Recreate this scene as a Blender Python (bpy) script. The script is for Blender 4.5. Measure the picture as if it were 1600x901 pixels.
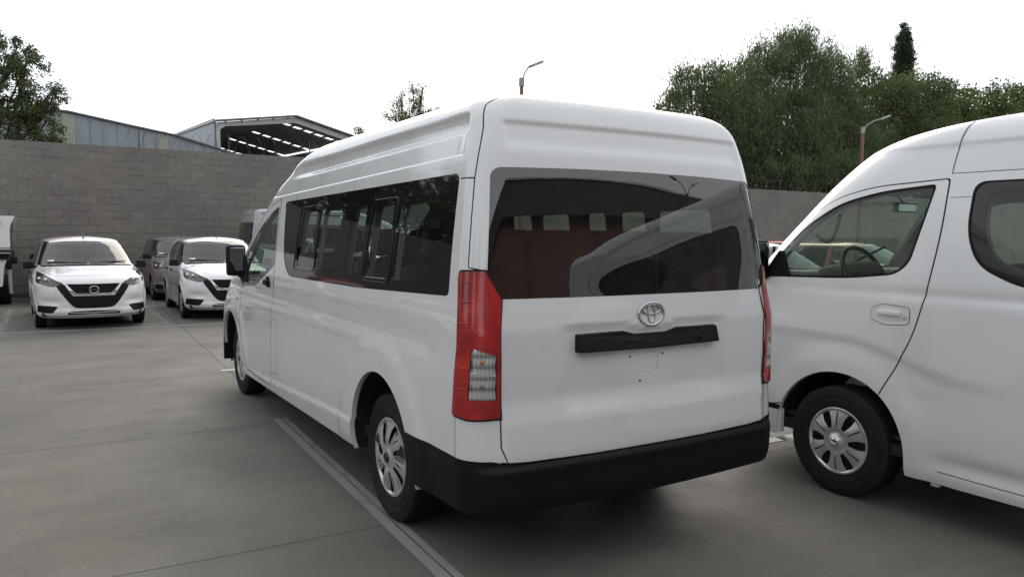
import bpy, bmesh, math, random, time
import numpy as np
from mathutils import Vector, Matrix, Euler
from mathutils.geometry import delaunay_2d_cdt
T0 = time.time()
scene = bpy.context.scene
for o in list(bpy.data.objects): bpy.data.objects.remove(o)
col = scene.collection
R = math.radians
# ------------------------------------------------------------ camera
cam = bpy.data.cameras.new('camera'); camo = bpy.data.objects.new('camera', cam); col.objects.link(camo)
scene.camera = camo
CP = Vector((-2.471, -2.832, 1.58)); YAW, PIT, ROL, FPX = R(31.203), R(-3.967), R(.433), 1186.64
fw = Vector((math.sin(YAW)*math.cos(PIT), math.cos(YAW)*math.cos(PIT), math.sin(PIT)))
rt = Vector((math.cos(YAW), -math.sin(YAW), 0)); upv = rt.cross(fw)
r2 = rt*math.cos(ROL) + upv*math.sin(ROL); u2 = -rt*math.sin(ROL) + upv*math.cos(ROL)
camo.matrix_world = Matrix(((r2.x, u2.x, -fw.x, CP.x), (r2.y, u2.y, -fw.y, CP.y), (r2.z, u2.z, -fw.z, CP.z), (0, 0, 0, 1)))
cam.sensor_width = 36; cam.lens = 36*FPX/1600; cam.clip_start = .05; cam.clip_end = 2000
# ------------------------------------------------------------ sky and sun
SUN_EL, SUN_AZ = R(26), R(32)          # azimuth measured from +Y towards +X
w = bpy.data.worlds.new('World'); scene.world = w; w.use_nodes = True
nt = w.node_tree; bg = nt.nodes['Background']
sk = nt.nodes.new('ShaderNodeTexSky'); sk.sky_type = 'NISHITA'; sk.sun_disc = False
sk.sun_elevation = SUN_EL; sk.sun_rotation = SUN_AZ; sk.dust_density = 4.0; sk.air_density = 1.0; sk.ozone_density = 1.0; sk.altitude = 2200
# thin high cloud: the clear sky is mixed with an even pale layer
mx = nt.nodes.new('ShaderNodeMix'); mx.data_type = 'RGBA'; mx.inputs[0].default_value = .56
mx.inputs[7].default_value = (10.7, 10.55, 10.15, 1)
nt.links.new(sk.outputs[0], mx.inputs[6]); nt.links.new(mx.outputs[2], bg.inputs[0])
bg.inputs[1].default_value = .115
sl = bpy.data.lights.new('sun', 'SUN'); sl.energy = 1.15; sl.angle = R(46); sl.color = (1, .90, .76)
so = bpy.data.objects.new('sun', sl); col.objects.link(so)
so.rotation_euler = (R(90) - SUN_EL, 0, -SUN_AZ + math.pi)
so.rotation_euler = (Vector((math.sin(SUN_AZ)*math.cos(SUN_EL), math.cos(SUN_AZ)*math.cos(SUN_EL), math.sin(SUN_EL)))).to_track_quat('Z', 'Y').to_euler()
scene.view_settings.view_transform = 'Standard'; scene.view_settings.look = 'None'
scene.view_settings.exposure = .42; scene.view_settings.gamma = 1; scene.view_settings.use_curve_mapping = False
scene.cycles.blur_glossy = .6; scene.cycles.caustics_reflective = False; scene.cycles.caustics_refractive = False
scene.cycles.max_bounces = 8; scene.cycles.transparent_max_bounces = 12
# ------------------------------------------------------------ materials
def new_mat(name):
    m = bpy.data.materials.new(name); m.use_nodes = True
    return m, m.node_tree, m.node_tree.nodes['Principled BSDF']
def nd(t, k, **kw):
    n = t.nodes.new(k)
    for a, b in kw.items():
        if a in n.inputs.keys(): n.inputs[a].default_value = b
        else: setattr(n, a, b)
    return n
def noise(t, scale, detail=4, rough=.6, vec=None, coord='Object', stretch=None):
    tc = t.nodes.new('ShaderNodeTexCoord'); n = nd(t, 'ShaderNodeTexNoise', Scale=scale, Detail=detail, Roughness=rough)
    v = tc.outputs[coord]
    if stretch:
        mp = t.nodes.new('ShaderNodeMapping'); mp.inputs['Scale'].default_value = stretch
        t.links.new(v, mp.inputs[0]); v = mp.outputs[0]
    t.links.new(v, n.inputs['Vector'])
    return n.outputs[0]
def ramp(t, src, stops):
    r = t.nodes.new('ShaderNodeValToRGB'); e = r.color_ramp.elements
    while len(e) < len(stops): e.new(.5)
    for i, (p, c) in enumerate(stops):
        e[i].position = p; e[i].color = tuple(c) + (1,) if len(c) == 3 else c
    t.links.new(src, r.inputs[0]); return r.outputs[0]
def mixc(t, f, a, b, mode='MIX'):
    m = t.nodes.new('ShaderNodeMix'); m.data_type = 'RGBA'; m.blend_type = mode
    for i, v in ((0, f), (6, a), (7, b)):
        if hasattr(v, 'default_value') or hasattr(v, 'is_linked'): t.links.new(v, m.inputs[i])
        elif i == 0: m.inputs[0].default_value = v
        else: m.inputs[i].default_value = tuple(v) + (1,)
    return m.outputs[2]
def bump(t, p, src, strength=.3, dist=.01):
    b = nd(t, 'ShaderNodeBump', Strength=strength, Distance=dist); t.links.new(src, b.inputs['Height'])
    t.links.new(b.outputs[0], p.inputs['Normal']); return b
def simple(name, c, rough=.5, metal=0, var=.12, scale=6, coat=0, coat_rough=.05, bmp=0, bscale=200, spec=.5):
    m, t, p = new_mat(name)
    a = tuple(x*(1-var) for x in c); b = tuple(min(1, x*(1+var)) for x in c)
    t.links.new(ramp(t, noise(t, scale), [(.3, a), (.7, b)]), p.inputs['Base Color'])
    p.inputs['Roughness'].default_value = rough; p.inputs['Metallic'].default_value = metal
    p.inputs['Coat Weight'].default_value = coat; p.inputs['Coat Roughness'].default_value = coat_rough
    p.inputs['Specular IOR Level'].default_value = spec
    if bmp: bump(t, p, noise(t, bscale), bmp, .002)
    return m
def paint(name, c, dirt=(.42, .40, .36), amt=.25, rough=.32):
    m, t, p = new_mat(name)
    n1 = ramp(t, noise(t, 1.3, 3, .5, stretch=(1, .6, 1)), [(.25, (0, 0, 0)), (.9, (amt*1.2,)*3)])
    tc = t.nodes.new('ShaderNodeTexCoord'); sp = t.nodes.new('ShaderNodeSeparateXYZ'); t.links.new(tc.outputs['Object'], sp.inputs[0])
    mr = nd(t, 'ShaderNodeMapRange'); mr.inputs[1].default_value = .95; mr.inputs[2].default_value = .25; mr.inputs[4].default_value = amt*.9
    t.links.new(sp.outputs[2], mr.inputs[0])
    # dust low on the panels, broken up by noise
    n2 = noise(t, 4, 5, .6, stretch=(1, 1, .5)); mu = nd(t, 'ShaderNodeMath', operation='MULTIPLY'); t.links.new(mr.outputs[0], mu.inputs[0]); t.links.new(n2, mu.inputs[1])
    ad = nd(t, 'ShaderNodeMath', operation='ADD'); t.links.new(mu.outputs[0], ad.inputs[0]); t.links.new(n1, ad.inputs[1])
    t.links.new(mixc(t, ad.outputs[0], c, dirt), p.inputs['Base Color'])
    rr = ramp(t, noise(t, 2, 3, .5), [(.35, (rough-.06,)*3), (.7, (rough+.14,)*3)])
    t.links.new(rr, p.inputs['Roughness'])
    p.inputs['Coat Weight'].default_value = 1
    cr = ramp(t, noise(t, 2.5, 3, .5), [(.2, (.03,)*3), (.85, (.055,)*3)]); t.links.new(cr, p.inputs['Coat Roughness'])
    b = nd(t, 'ShaderNodeBump', Strength=.02, Distance=.02); t.links.new(noise(t, 2.2, 2, .5), b.inputs['Height'])
    t.links.new(b.outputs[0], p.inputs['Coat Normal'])
    return m
def glass(name, tint, ior=1.5, rough=0.0, boost=0.0, dust=.03):
    m, t, p = new_mat(name); t.nodes.remove(p)
    out = t.nodes['Material Output']
    tr = nd(t, 'ShaderNodeBsdfTransparent', Color=tint + (1,)); gl = nd(t, 'ShaderNodeBsdfGlossy', Roughness=rough, Color=(1, 1, 1, 1))
    fr = nd(t, 'ShaderNodeFresnel', IOR=ior); ms = t.nodes.new('ShaderNodeMixShader')
    ge = t.nodes.new('ShaderNodeNewGeometry'); io = nd(t, 'ShaderNodeMapRange')      # a thin pane: same reflectance from both faces
    io.inputs[3].default_value = ior; io.inputs[4].default_value = 1/ior; t.links.new(ge.outputs['Backfacing'], io.inputs[0]); t.links.new(io.outputs[0], fr.inputs[0])
    a = nd(t, 'ShaderNodeMath', operation='ADD', use_clamp=True); a.inputs[1].default_value = boost
    t.links.new(fr.outputs[0], a.inputs[0])
    t.links.new(a.outputs[0], ms.inputs[0]); t.links.new(tr.outputs[0], ms.inputs[1]); t.links.new(gl.outputs[0], ms.inputs[2])
    df = nd(t, 'ShaderNodeBsdfDiffuse', Color=(.5, .5, .48, 1)); m2 = t.nodes.new('ShaderNodeMixShader')
    t.links.new(ramp(t, noise(t, 3, 6, .7), [(.35, (dust*.3,)*3), (.8, (dust*1.6,)*3)]), m2.inputs[0])
    t.links.new(ms.outputs[0], m2.inputs[1]); t.links.new(df.outputs[0], m2.inputs[2]); t.links.new(m2.outputs[0], out.inputs[0])
    return m
def reflector():
    m, t, p = new_mat('lamp_reflector'); tc = t.nodes.new('ShaderNodeTexCoord')
    wv = nd(t, 'ShaderNodeTexWave', Scale=6.5, Distortion=.0, bands_direction='Z'); t.links.new(tc.outputs['Object'], wv.inputs[0])
    w2 = nd(t, 'ShaderNodeTexWave', Scale=19, Distortion=.0, bands_direction='X'); t.links.new(tc.outputs['Object'], w2.inputs[0])
    c = mixc(t, .35, ramp(t, wv.outputs[0], [(.1, (.22, .23, .25)), (.35, (.70, .72, .75)), (.9, (.93, .94, .96))]), ramp(t, w2.outputs[0], [(0, (.55, .56, .58)), (1, (.88, .90, .92))]))
    t.links.new(c, p.inputs['Base Color']); p.inputs['Metallic'].default_value = .55; p.inputs['Roughness'].default_value = .2
    bump(t, p, w2.outputs[0], .5, .004); return m
M = {}
M['white'] = paint('white_paint', (.83, .85, .86), amt=.10)
M['white2'] = paint('white_paint_van', (.83, .85, .865), amt=.05)
M['whitecar'] = paint('white_paint_car', (.84, .85, .86), amt=.05, rough=.22)
M['grey_paint'] = paint('grey_paint', (.16, .155, .16), dirt=(.3, .28, .26), amt=.3)
M['silver_paint'] = paint('silver_paint', (.34, .36, .40), amt=.2)
M['red_paint'] = paint('red_paint', (.33, .025, .022), dirt=(.3, .2, .18), amt=.12)
M['maroon'] = paint('maroon_paint', (.16, .03, .03), dirt=(.3, .2, .18), amt=.12)
M['tan_paint'] = paint('tan_paint', (.42, .36, .27), amt=.15)
M['blue_paint'] = paint('blue_paint', (.05, .07, .12), amt=.15)
M['black_plastic'] = simple('black_plastic', (.006, .0075, .010), .55, bmp=.2, bscale=300, spec=.22)
M['black_gloss'] = simple('black_gloss', (.008, .009, .011), .06, spec=.6)
M['frit'] = simple('black_glass_border', (.008, .009, .010), .03, var=.05, spec=.6)
M['gap'] = simple('panel_gap', (.012, .012, .013), .8)
M['soft_gap'] = simple('soft_panel_gap', (.30, .31, .32), .5)
M['rubber'] = simple('tyre_rubber', (.014, .0145, .016), .72, var=.25, scale=14, bmp=.3, bscale=120, spec=.3)
M['liner'] = simple('arch_liner', (.020, .021, .023), .85, var=.3, spec=.2)
M['under'] = simple('underbody', (.02, .02, .02), .9)
M['hubcap'] = simple('hubcap_silver', (.72, .72, .73), .30, metal=.7, var=.12, scale=9)
M['hubcap_chrome'] = simple('hubcap_chrome', (.75, .77, .80), .10, metal=1, var=.1, scale=9)
M['chrome'] = simple('chrome', (.62, .64, .66), .09, metal=1, var=.04)
M['trim'] = simple('cabin_trim', (.20, .205, .19), .8, var=.1)
M['headliner'] = simple('headliner', (.36, .36, .33), .9, var=.08)
M['seat'] = simple('seat_fabric', (.035, .036, .038), .9, var=.3, scale=30)
M['seat_tan'] = simple('seat_fabric_tan', (.22, .20, .16), .9, var=.2, scale=30)
M['dash'] = simple('dashboard', (.06, .062, .058), .7, var=.15)
M['dash_light'] = simple('dashboard_light', (.20, .20, .17), .7, var=.15)
M['glass_dark'] = glass('tinted_glass', (.74, .83, .77), 1.5, boost=.0, dust=.012)
M['glass_rear'] = glass('rear_glass', (.54, .61, .56), 1.6, boost=.055, dust=.02)
M['glass_clear'] = glass('clear_glass', (.66, .78, .70), 1.5, dust=.02)
M['glass_car'] = glass('windscreen_glass', (.46, .55, .53), 1.52, boost=.02, dust=.02)
M['lens_clear'] = glass('clear_lens', (.95, .95, .95), 1.5, dust=.02)
M['mirror'] = simple('mirror_glass', (.22, .26, .28), .02, metal=1, var=.02)
M['lamp_reflector'] = reflector()
M['orange'] = simple('orange_bulb', (.7, .16, .03), .3)
M['sticker'] = simple('white_sticker', (.8, .8, .78), .6)
def red_lens():
    m, t, p = new_mat('red_lens')
    tc = t.nodes.new('ShaderNodeTexCoord'); sp = t.nodes.new('ShaderNodeSeparateXYZ'); t.links.new(tc.outputs['Object'], sp.inputs[0])
    wv = nd(t, 'ShaderNodeTexWave', Scale=26.0, Distortion=.3, bands_direction='Z'); t.links.new(tc.outputs['Object'], wv.inputs[0])
    c1 = ramp(t, noise(t, 9, 3, .5), [(.32, (.16, .003, .006)), (.5, (.42, .008, .009)), (.7, (.66, .028, .018))])
    c2 = mixc(t, .3, c1, ramp(t, wv.outputs[0], [(0, (.34, .006, .008)), (1, (.5, .012, .012))]))
    t.links.new(c2, p.inputs['Base Color']); p.inputs['Roughness'].default_value = .35
    p.inputs['Coat Weight'].default_value = 1; p.inputs['Coat Roughness'].default_value = .03
    p.inputs['Subsurface Weight'].default_value = .15; p.inputs['Subsurface Radius'].default_value = (.02, .002, .002)
    bump(t, p, wv.outputs[0], .08, .002)
    return m
M['red_lens'] = red_lens()
# ---------------------------------------------------------------- curved body skins
def pchip(xs, ys):
    xs = np.asarray(xs, float); ys = np.asarray(ys, float)
    h = np.diff(xs); d = np.diff(ys) / h
    m = np.zeros_like(ys)
    for i in range(1, len(xs) - 1):
        if d[i-1] * d[i] > 0:
            w1 = 2*h[i] + h[i-1]; w2 = h[i] + 2*h[i-1]
            m[i] = (w1 + w2) / (w1/d[i-1] + w2/d[i])
    m[0] = d[0]; m[-1] = d[-1]
    def f(x):
        x = np.clip(x, xs[0], xs[-1])
        i = np.clip(np.searchsorted(xs, x) - 1, 0, len(h) - 1)
        t = (x - xs[i]) / h[i]
        return (ys[i]*(2*t**3 - 3*t**2 + 1) + h[i]*m[i]*(t**3 - 2*t**2 + t)
                + ys[i+1]*(-2*t**3 + 3*t**2) + h[i]*m[i+1]*(t**3 - t**2))
    return f

def sstep(a, b, x):
    t = np.clip((x - a) / (b - a), 0, 1)
    return t*t*(3 - 2*t)

class Skin:
    """Left half (x<0) of a vehicle skin: rows of plan outlines stacked by v."""
    def __init__(s, rows, U, bow=0.03, disp=None):
        # row: v z w r f rr lf n crown
        a = np.array(rows, float)
        s.rows = a; s.v0 = a[0, 0]; s.v1 = a[-1, 0]
        s.f = [pchip(a[:, 0], a[:, k]) for k in range(1, a.shape[1])]
        s.U = U; s.bow = bow; s.disp = disp
        s.cache = None
    def base(s, u, v):
        z, w, r, f, rr, lf, n, cr = [g(v) for g in s.f]
        U1, U2, U3, U4 = s.U
        x = np.zeros_like(u); y = np.zeros_like(u)
        rr = np.minimum(rr, w*.6)
        a = u <= U1
        t = u / U1
        x1 = t*(w - rr); y1 = r + 0*t
        t = (u - U1)/(U2 - U1)*np.pi/2
        x2 = w - rr + rr*np.sin(t); y2 = r + rr - rr*np.cos(t)
        t = (u - U2)/(U3 - U2)
        x3 = w + 0*t; y3 = (r + rr)*(1 - t) + (f - lf)*t
        ph = np.clip((u - U3)/(U4 - U3), 0, 1)*np.pi/2
        c = np.cos(ph); q = np.sin(ph)
        rho = (np.abs(c)**n + np.abs(q)**n)**(-1/n)
        x4 = w*rho*c; y4 = f - lf + lf*rho*q
        x = np.where(u <= U1, x1, np.where(u <= U2, x2, np.where(u <= U3, x3, x4)))
        y = np.where(u <= U1, y1, np.where(u <= U2, y2, np.where(u <= U3, y3, y4)))
        k = np.clip(x/np.maximum(w, 1e-6), 0, 1)**2
        y = y - s.bow*(1 - k)*(u < (U1 + U2)/2*1.2)*np.clip(1 - (y - r)/.3, 0, 1)
        z = z + cr*(1 - k)
        return np.stack([-x, y, z], -1)
    def nrm(s, fn, u, v):
        e = 1.5e-3
        U4 = s.U[3]
        ua = np.clip(u - e, 0, U4); ub = np.clip(u + e, 0, U4)
        va = np.clip(v - e, s.v0, s.v1 - 1e-4); vb = np.clip(v + e, s.v0, s.v1)
        du = fn(ub, v) - fn(ua, v); dv = fn(u, vb) - fn(u, va)
        # x<0 half: u runs rear -> side -> front
        n = np.cross(dv, du)
        l = np.linalg.norm(n, axis=-1, keepdims=True)
        return n/np.maximum(l, 1e-12)
    def P(s, u, v):
        p = s.base(u, v)
        if s.disp is None: return p
        n = s.nrm(s.base, u, v)
        return p + n*s.disp(p, n)[:, None]
    def N(s, u, v):
        n = s.nrm(s.P, u, v)
        return n
    def inv(s, kind, pts):
        """projected coordinates -> (u,v)"""
        if s.cache is None:
            uu = np.linspace(0, s.U[3], 260); vv = np.linspace(s.v0, s.v1, 140)
            g = np.stack(np.meshgrid(uu, vv, indexing='ij'), -1).reshape(-1, 2)
            s.cache = (g, s.base(g[:, 0], g[:, 1]))
        g, p = s.cache
        U1, U2, U3, U4 = s.U
        def pr(p):
            if kind == 'side': return p[..., [1, 2]]
            if kind in ('rear', 'front'): return p[..., [0, 2]]
            if kind == 'corner': return np.stack([p[..., 1] - p[..., 0], p[..., 2]], -1)
            if kind == 'top': return p[..., [0, 1]]
        m = {'side': (g[:, 0] > U1) & (g[:, 0] < U3 + (U4 - U3)*.8), 'rear': g[:, 0] < U2*.999,
             'front': g[:, 0] > U3, 'corner': g[:, 0] < U3*.6 + U2*.4, 'top': g[:, 1] > (s.v0+s.v1)/2}[kind]
        gm = g[m]; q = pr(p[m])
        out = []
        for a in pts:
            out.append(gm[np.argmin(((q - np.array(a))**2).sum(1))])
        uv = np.array(out); T = np.array(pts, float); e = 1e-4
        lo = gm.min(0); hi = gm.max(0)
        for it in range(12):
            f0 = pr(s.base(uv[:, 0], uv[:, 1]))
            fu = (pr(s.base(uv[:, 0] + e, uv[:, 1])) - f0)/e
            fv = (pr(s.base(uv[:, 0], uv[:, 1] + e)) - f0)/e
            det = fu[:, 0]*fv[:, 1] - fu[:, 1]*fv[:, 0]
            det = np.where(np.abs(det) < 1e-5, 1e-5, det)
            d = T - f0
            du = (d[:, 0]*fv[:, 1] - d[:, 1]*fv[:, 0])/det
            dv = (fu[:, 0]*d[:, 1] - fu[:, 1]*d[:, 0])/det
            uv = uv + np.stack([np.clip(du, -.08, .08), np.clip(dv, -.08, .08)], -1)
            uv = np.clip(uv, lo, hi)
        return uv

def rnd_poly(pts, r=0.0, step=.035):
    """closed polygon, corners rounded by r (number or list), resampled"""
    n = len(pts); P = [np.array(p, float) for p in pts]
    rs = r if hasattr(r, '__len__') else [r]*n
    out = []
    for i in range(n):
        a, b, c = P[i-1], P[i], P[(i+1) % n]
        k = rs[i]
        la, lc = np.linalg.norm(a-b), np.linalg.norm(c-b)
        k = min(k, la*.48, lc*.48)
        if k < 1e-4: out.append(b); continue
        p0 = b + (a-b)/la*k; p1 = b + (c-b)/lc*k
        m = 7 if k > .03 else 4
        for t in np.linspace(0, 1, m):
            out.append(p0*(1-t)**2 + 2*b*t*(1-t) + p1*t*t)
    return dens(out + [out[0]], step)[:-1]

def dens(pts, step=.035):
    out = []
    for a, b in zip(pts[:-1], pts[1:]):
        a = np.array(a, float); b = np.array(b, float)
        m = max(1, int(np.ceil(np.linalg.norm(b-a)/step)))
        for k in range(m): out.append(a + (b-a)*k/m)
    out.append(np.array(pts[-1], float))
    return out

def smooth_line(pts, step=.03):
    """Catmull-Rom through points"""
    P = [np.array(p, float) for p in pts]
    P = [2*P[0]-P[1]] + P + [2*P[-1]-P[-2]]
    out = []
    for i in range(1, len(P)-2):
        a, b, c, d = P[i-1:i+3]
        m = max(2, int(np.linalg.norm(c-b)/step))
        for k in range(m):
            t = k/m
            out.append(.5*(2*b + (c-a)*t + (2*a-5*b+4*c-d)*t*t + (3*b-a-3*c+d)*t**3))
    out.append(P[-2])
    return out

def stroke(pts, w):
    """open polyline -> thin closed loop"""
    P = np.array(pts); T = np.gradient(P, axis=0)
    T /= np.maximum(np.linalg.norm(T, axis=1, keepdims=True), 1e-9)
    N = np.stack([-T[:, 1], T[:, 0]], 1)*w/2
    return list(P + N) + list((P - N)[::-1])

def arc(cx, cy, r, a0, a1, n=28, ry=None):
    ry = ry or r
    return [(cx + r*math.cos(math.radians(a)), cy + ry*math.sin(math.radians(a))) for a in np.linspace(a0, a1, n)]

# --- the white high-roof van in the middle (rear at y=0, front at +y)
HY_U = (0.84, 1.04, 5.4, 6.5)
HY_ROWS = [
 # v    z     w     r     f     rr   lf   n   crown
 (.22, .22, .930, .03, 5.78, .12, .85, 2.9, 0),
 (.32, .32, .952, .00, 5.86, .12, .85, 2.9, 0),
 (.47, .47, .972, -.02, 5.90, .13, .85, 2.9, 0),
 (.60, .60, .978, -.02, 5.90, .13, .85, 2.9, 0),
 (.80, .80, .980, -.01, 5.88, .13, .85, 2.9, 0),
 (1.00, 1.00, .976, -.015, 5.80, .13, .85, 2.9, 0),
 (1.15, 1.15, .968, -.015, 5.62, .13, .85, 2.8, 0),
 (1.22, 1.22, .962, -.005, 5.42, .13, .85, 2.7, 0),
 (1.30, 1.30, .953, .010, 5.25, .13, .85, 2.6, 0),
 (1.50, 1.50, .930, .035, 4.98, .13, .85, 2.5, 0),
 (1.66, 1.66, .908, .055, 4.70, .13, .80, 2.5, 0),
 (1.80, 1.80, .886, .075, 4.42, .13, .75, 2.5, 0),
 (1.95, 1.95, .862, .100, 4.12, .13, .70, 2.4, 0),
 (2.05, 2.05, .842, .125, 3.84, .13, .70, 2.4, .0),
 (2.13, 2.132, .826, .155, 3.60, .13, .70, 2.3, .0),
 (2.20, 2.192, .788, .190, 3.42, .14, .70, 2.2, .0),
 (2.28, 2.234, .720, .25, 3.25, .16, .7, 2.2, .0),
 (2.45, 2.262, .555, .40, 3.05, .2, .7, 2.2, .0),
 (2.65, 2.276, .320, .62, 2.8, .2, .7, 2.2, .0),
 (2.95, 2.284, .004, .95, 2.5, .002, .6, 2.2, .0)]
def bandf(x, c, w):
    return np.exp(-((x-c)/w)**2)
def hy_disp(p, n):
    x, y, z = -p[:, 0], p[:, 1], p[:, 2]
    side = sstep(.5, .9, -n[:, 0])
    rear = sstep(.55, .9, -n[:, 1])
    d = np.zeros(len(x))
    # rocker bulge and the crease above it
    zc = .50 - .05*np.clip(y-1.4, 0, 3)/1.0*1.05
    d += side*.014*sstep(zc+.012, zc-.02, z)*sstep(.9, 1.7, y)*sstep(5.3, 4.7, y)
    # soft waist hollow
    d += -side*.012*bandf(z, 1.075, .07)*sstep(.2, .5, y)*sstep(5.6, 5.2, y)
    # wheel arch flares
    for yc, amp in ((1.04, .012), (4.93, .018)):
        q = np.hypot(y-yc, (z-.36))
        d += side*amp*sstep(.70, .58, q)*sstep(.28, .40, z+.0)
    # roof side ledges
    m = sstep(.24, .34, y)*sstep(4.4, 3.2, y)
    zl = 1.945 - .030*np.clip(y-.3, 0, 4)/1.5
    upper = sstep(.15, .5, -n[:, 0])
    zb = 2.040 - .016*np.clip(y-.3, 0, 4)
    d += -upper*.009*sstep(zl-.004, zl+.008, z)*sstep(zb+.115, zb+.06, z)*m
    d += -upper*.022*sstep(zb, zb+.042, z)*sstep(zb+.115, zb+.080, z)*m*sstep(3.5, 2.3, y)
    # rear roof rib and flat below it
    d += -rear*0 - sstep(.2, .6, -n[:, 1])*.014*sstep(2.105, 2.075, z)*sstep(1.95, 2.02, z)*sstep(.76, .70, x)
    # tailgate pressings
    d += rear*.020*sstep(.87, .74, z)*sstep(.86, .80, x)*sstep(.50, .60, z)
    rec = sstep(.535, .465, x)*sstep(.74, .86, z)*sstep(1.19, 1.15, z + .03*sstep(.16, .08, x))
    d += -rear*.013*rec
    # bumper stands proud
    q = sstep(.578, .550, z)*sstep(.62, .50, y)
    d += (.002 + .030*rear*sstep(.96, .80, x))*q*sstep(.30, .42, z)
    # front wings/bumper
    return d
HY = Skin(HY_ROWS, HY_U, .045, hy_disp)

# --- the white van on the right (narrower)
UR_U = (.72, .90, 4.75, 5.75)
UR_ROWS = [
 (.20, .20, .800, .04, 5.05, .12, .55, 3.2, 0),
 (.30, .30, .828, .01, 5.08, .12, .55, 3.2, 0),
 (.50, .50, .842, .00, 5.08, .12, .55, 3.2, 0),
 (.75, .75, .8475, .00, 5.08, .12, .55, 3.2, 0),
 (1.00, 1.00, .8475, .01, 5.05, .12, .55, 3.1, 0),
 (1.20, 1.20, .845, .02, 5.00, .12, .55, 3.0, 0),
 (1.33, 1.33, .835, .03, 4.93, .12, .55, 2.9, 0),
 (1.50, 1.50, .810, .05, 4.80, .12, .55, 2.8, 0),
 (1.70, 1.70, .777, .07, 4.62, .12, .55, 2.7, 0),
 (1.88, 1.88, .748, .09, 4.45, .12, .55, 2.6, 0),
 (2.00, 2.00, .726, .11, 4.33, .12, .58, 2.5, 0),
 (2.10, 2.10, .702, .14, 4.20, .12, .62, 2.5, 0),
 (2.19, 2.18, .660, .19, 4.02, .13, .66, 2.4, 0),
 (2.28, 2.228, .590, .26, 3.84, .15, .68, 2.3, 0),
 (2.45, 2.268, .42, .42, 3.58, .18, .7, 2.2, 0),
 (2.65, 2.288, .22, .62, 3.2, .1, .6, 2.2, 0),
 (2.85, 2.298, .003, .86, 2.8, .001, .6, 2.2, 0)]
def ur_disp(p, n):
    x, y, z = -p[:, 0], p[:, 1], p[:, 2]
    side = sstep(.5, .9, -n[:, 0]); up = sstep(.1, .5, -n[:, 0])
    d = np.zeros(len(x))
    zc = .96 - .17*sstep(4.0, 3.2, y)
    d += -side*.012*sstep(zc+.05, zc-.03, z)*sstep(2.9, 3.5, y)*sstep(.50, .72, z)
    d += -side*.020*bandf(z, .36+.05*sstep(3.0, 1.5, y), .05)*sstep(3.55, 3.2, y)*sstep(.2, .5, y)
    d += side*.012*sstep(.62, .48, np.hypot(y-4.02, z-.34))
    zb = 2.085
    d += up*.010*sstep(zb-.012, zb+.02, z)*sstep(4.3, 3.7, y)
    d += -side*.008*bandf(z, 1.27, .03)*sstep(.1, .3, y)
    return d
UR = Skin(UR_ROWS, UR_U, .03, ur_disp)

# --- small white hatchback
HB_U = (.62, .86, 3.3, 4.6)
HB_ROWS = [
 (.00, .17, .77, .06, 3.74, .22, .75, 2.6, 0),
 (.12, .25, .81, .02, 3.83, .22, .75, 2.7, 0),
 (.28, .40, .828, .0, 3.86, .22, .75, 2.7, 0),
 (.45, .56, .8325, .0, 3.86, .22, .75, 2.7, 0),
 (.60, .70, .8325, .0, 3.84, .22, .75, 2.7, 0),
 (.70, .775, .830, .01, 3.79, .22, .75, 2.7, .015),
 (.76, .81, .827, .01, 3.72, .22, .72, 2.7, .022),
 (.86, .855, .822, .02, 3.56, .22, .68, 2.7, .03),
 (1.00, .905, .812, .03, 3.32, .22, .65, 2.7, .035),
 (1.12, .945, .800, .04, 3.10, .22, .62, 2.7, .035),
 (1.20, .975, .788, .05, 2.98, .22, .62, 2.7, .03),
 (1.26, 1.005, .776, .06, 2.90, .22, .62, 2.6, .02),
 (1.40, 1.10, .745, .09, 2.72, .22, .6, 2.6, .01),
 (1.60, 1.26, .690, .16, 2.42, .22, .58, 2.6, .01),
 (1.78, 1.385, .640, .24, 2.16, .22, .56, 2.6, .015),
 (1.86, 1.425, .610, .29, 2.05, .2, .55, 2.6, .015),
 (1.94, 1.455, .560, .36, 1.95, .2, .5, 2.5, .018),
 (2.08, 1.485, .42, .48, 1.8, .18, .45, 2.4, .015),
 (2.25, 1.507, .22, .64, 1.6, .1, .4, 2.3, .008),
 (2.45, 1.518, .003, .84, 1.4, .001, .3, 2.2, 0)]
def hb_disp(p, n):
    x, y, z = -p[:, 0], p[:, 1], p[:, 2]
    side = sstep(.5, .9, -n[:, 0]); fr = sstep(.35, .8, n[:, 1])
    d = np.zeros(len(x))
    for yc in (.60, 3.06):
        d += side*.015*sstep(.44, .34, np.hypot(y-yc, z-.30))
    d += -side*.018*bandf(z, .52, .10)*sstep(.8, 1.2, y)*sstep(2.9, 2.5, y)
    d += side*.008*bandf(z, .86, .025)
    # V shaped nose: side cheeks fall back, lower lip
    d += -fr*.030*bandf(z, .46, .06)*sstep(.40, .60, x)
    d += fr*.022*sstep(.36, .30, z)*sstep(.20, .26, z)
    # bonnet creases
    up = sstep(.5, .85, n[:, 2])*sstep(2.95, 3.05, y)
    d += up*.014*sstep(.50, .60, x)*sstep(.80, .66, x)
    return d
HB = Skin(HB_ROWS, HB_U, .03, hb_disp)
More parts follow.
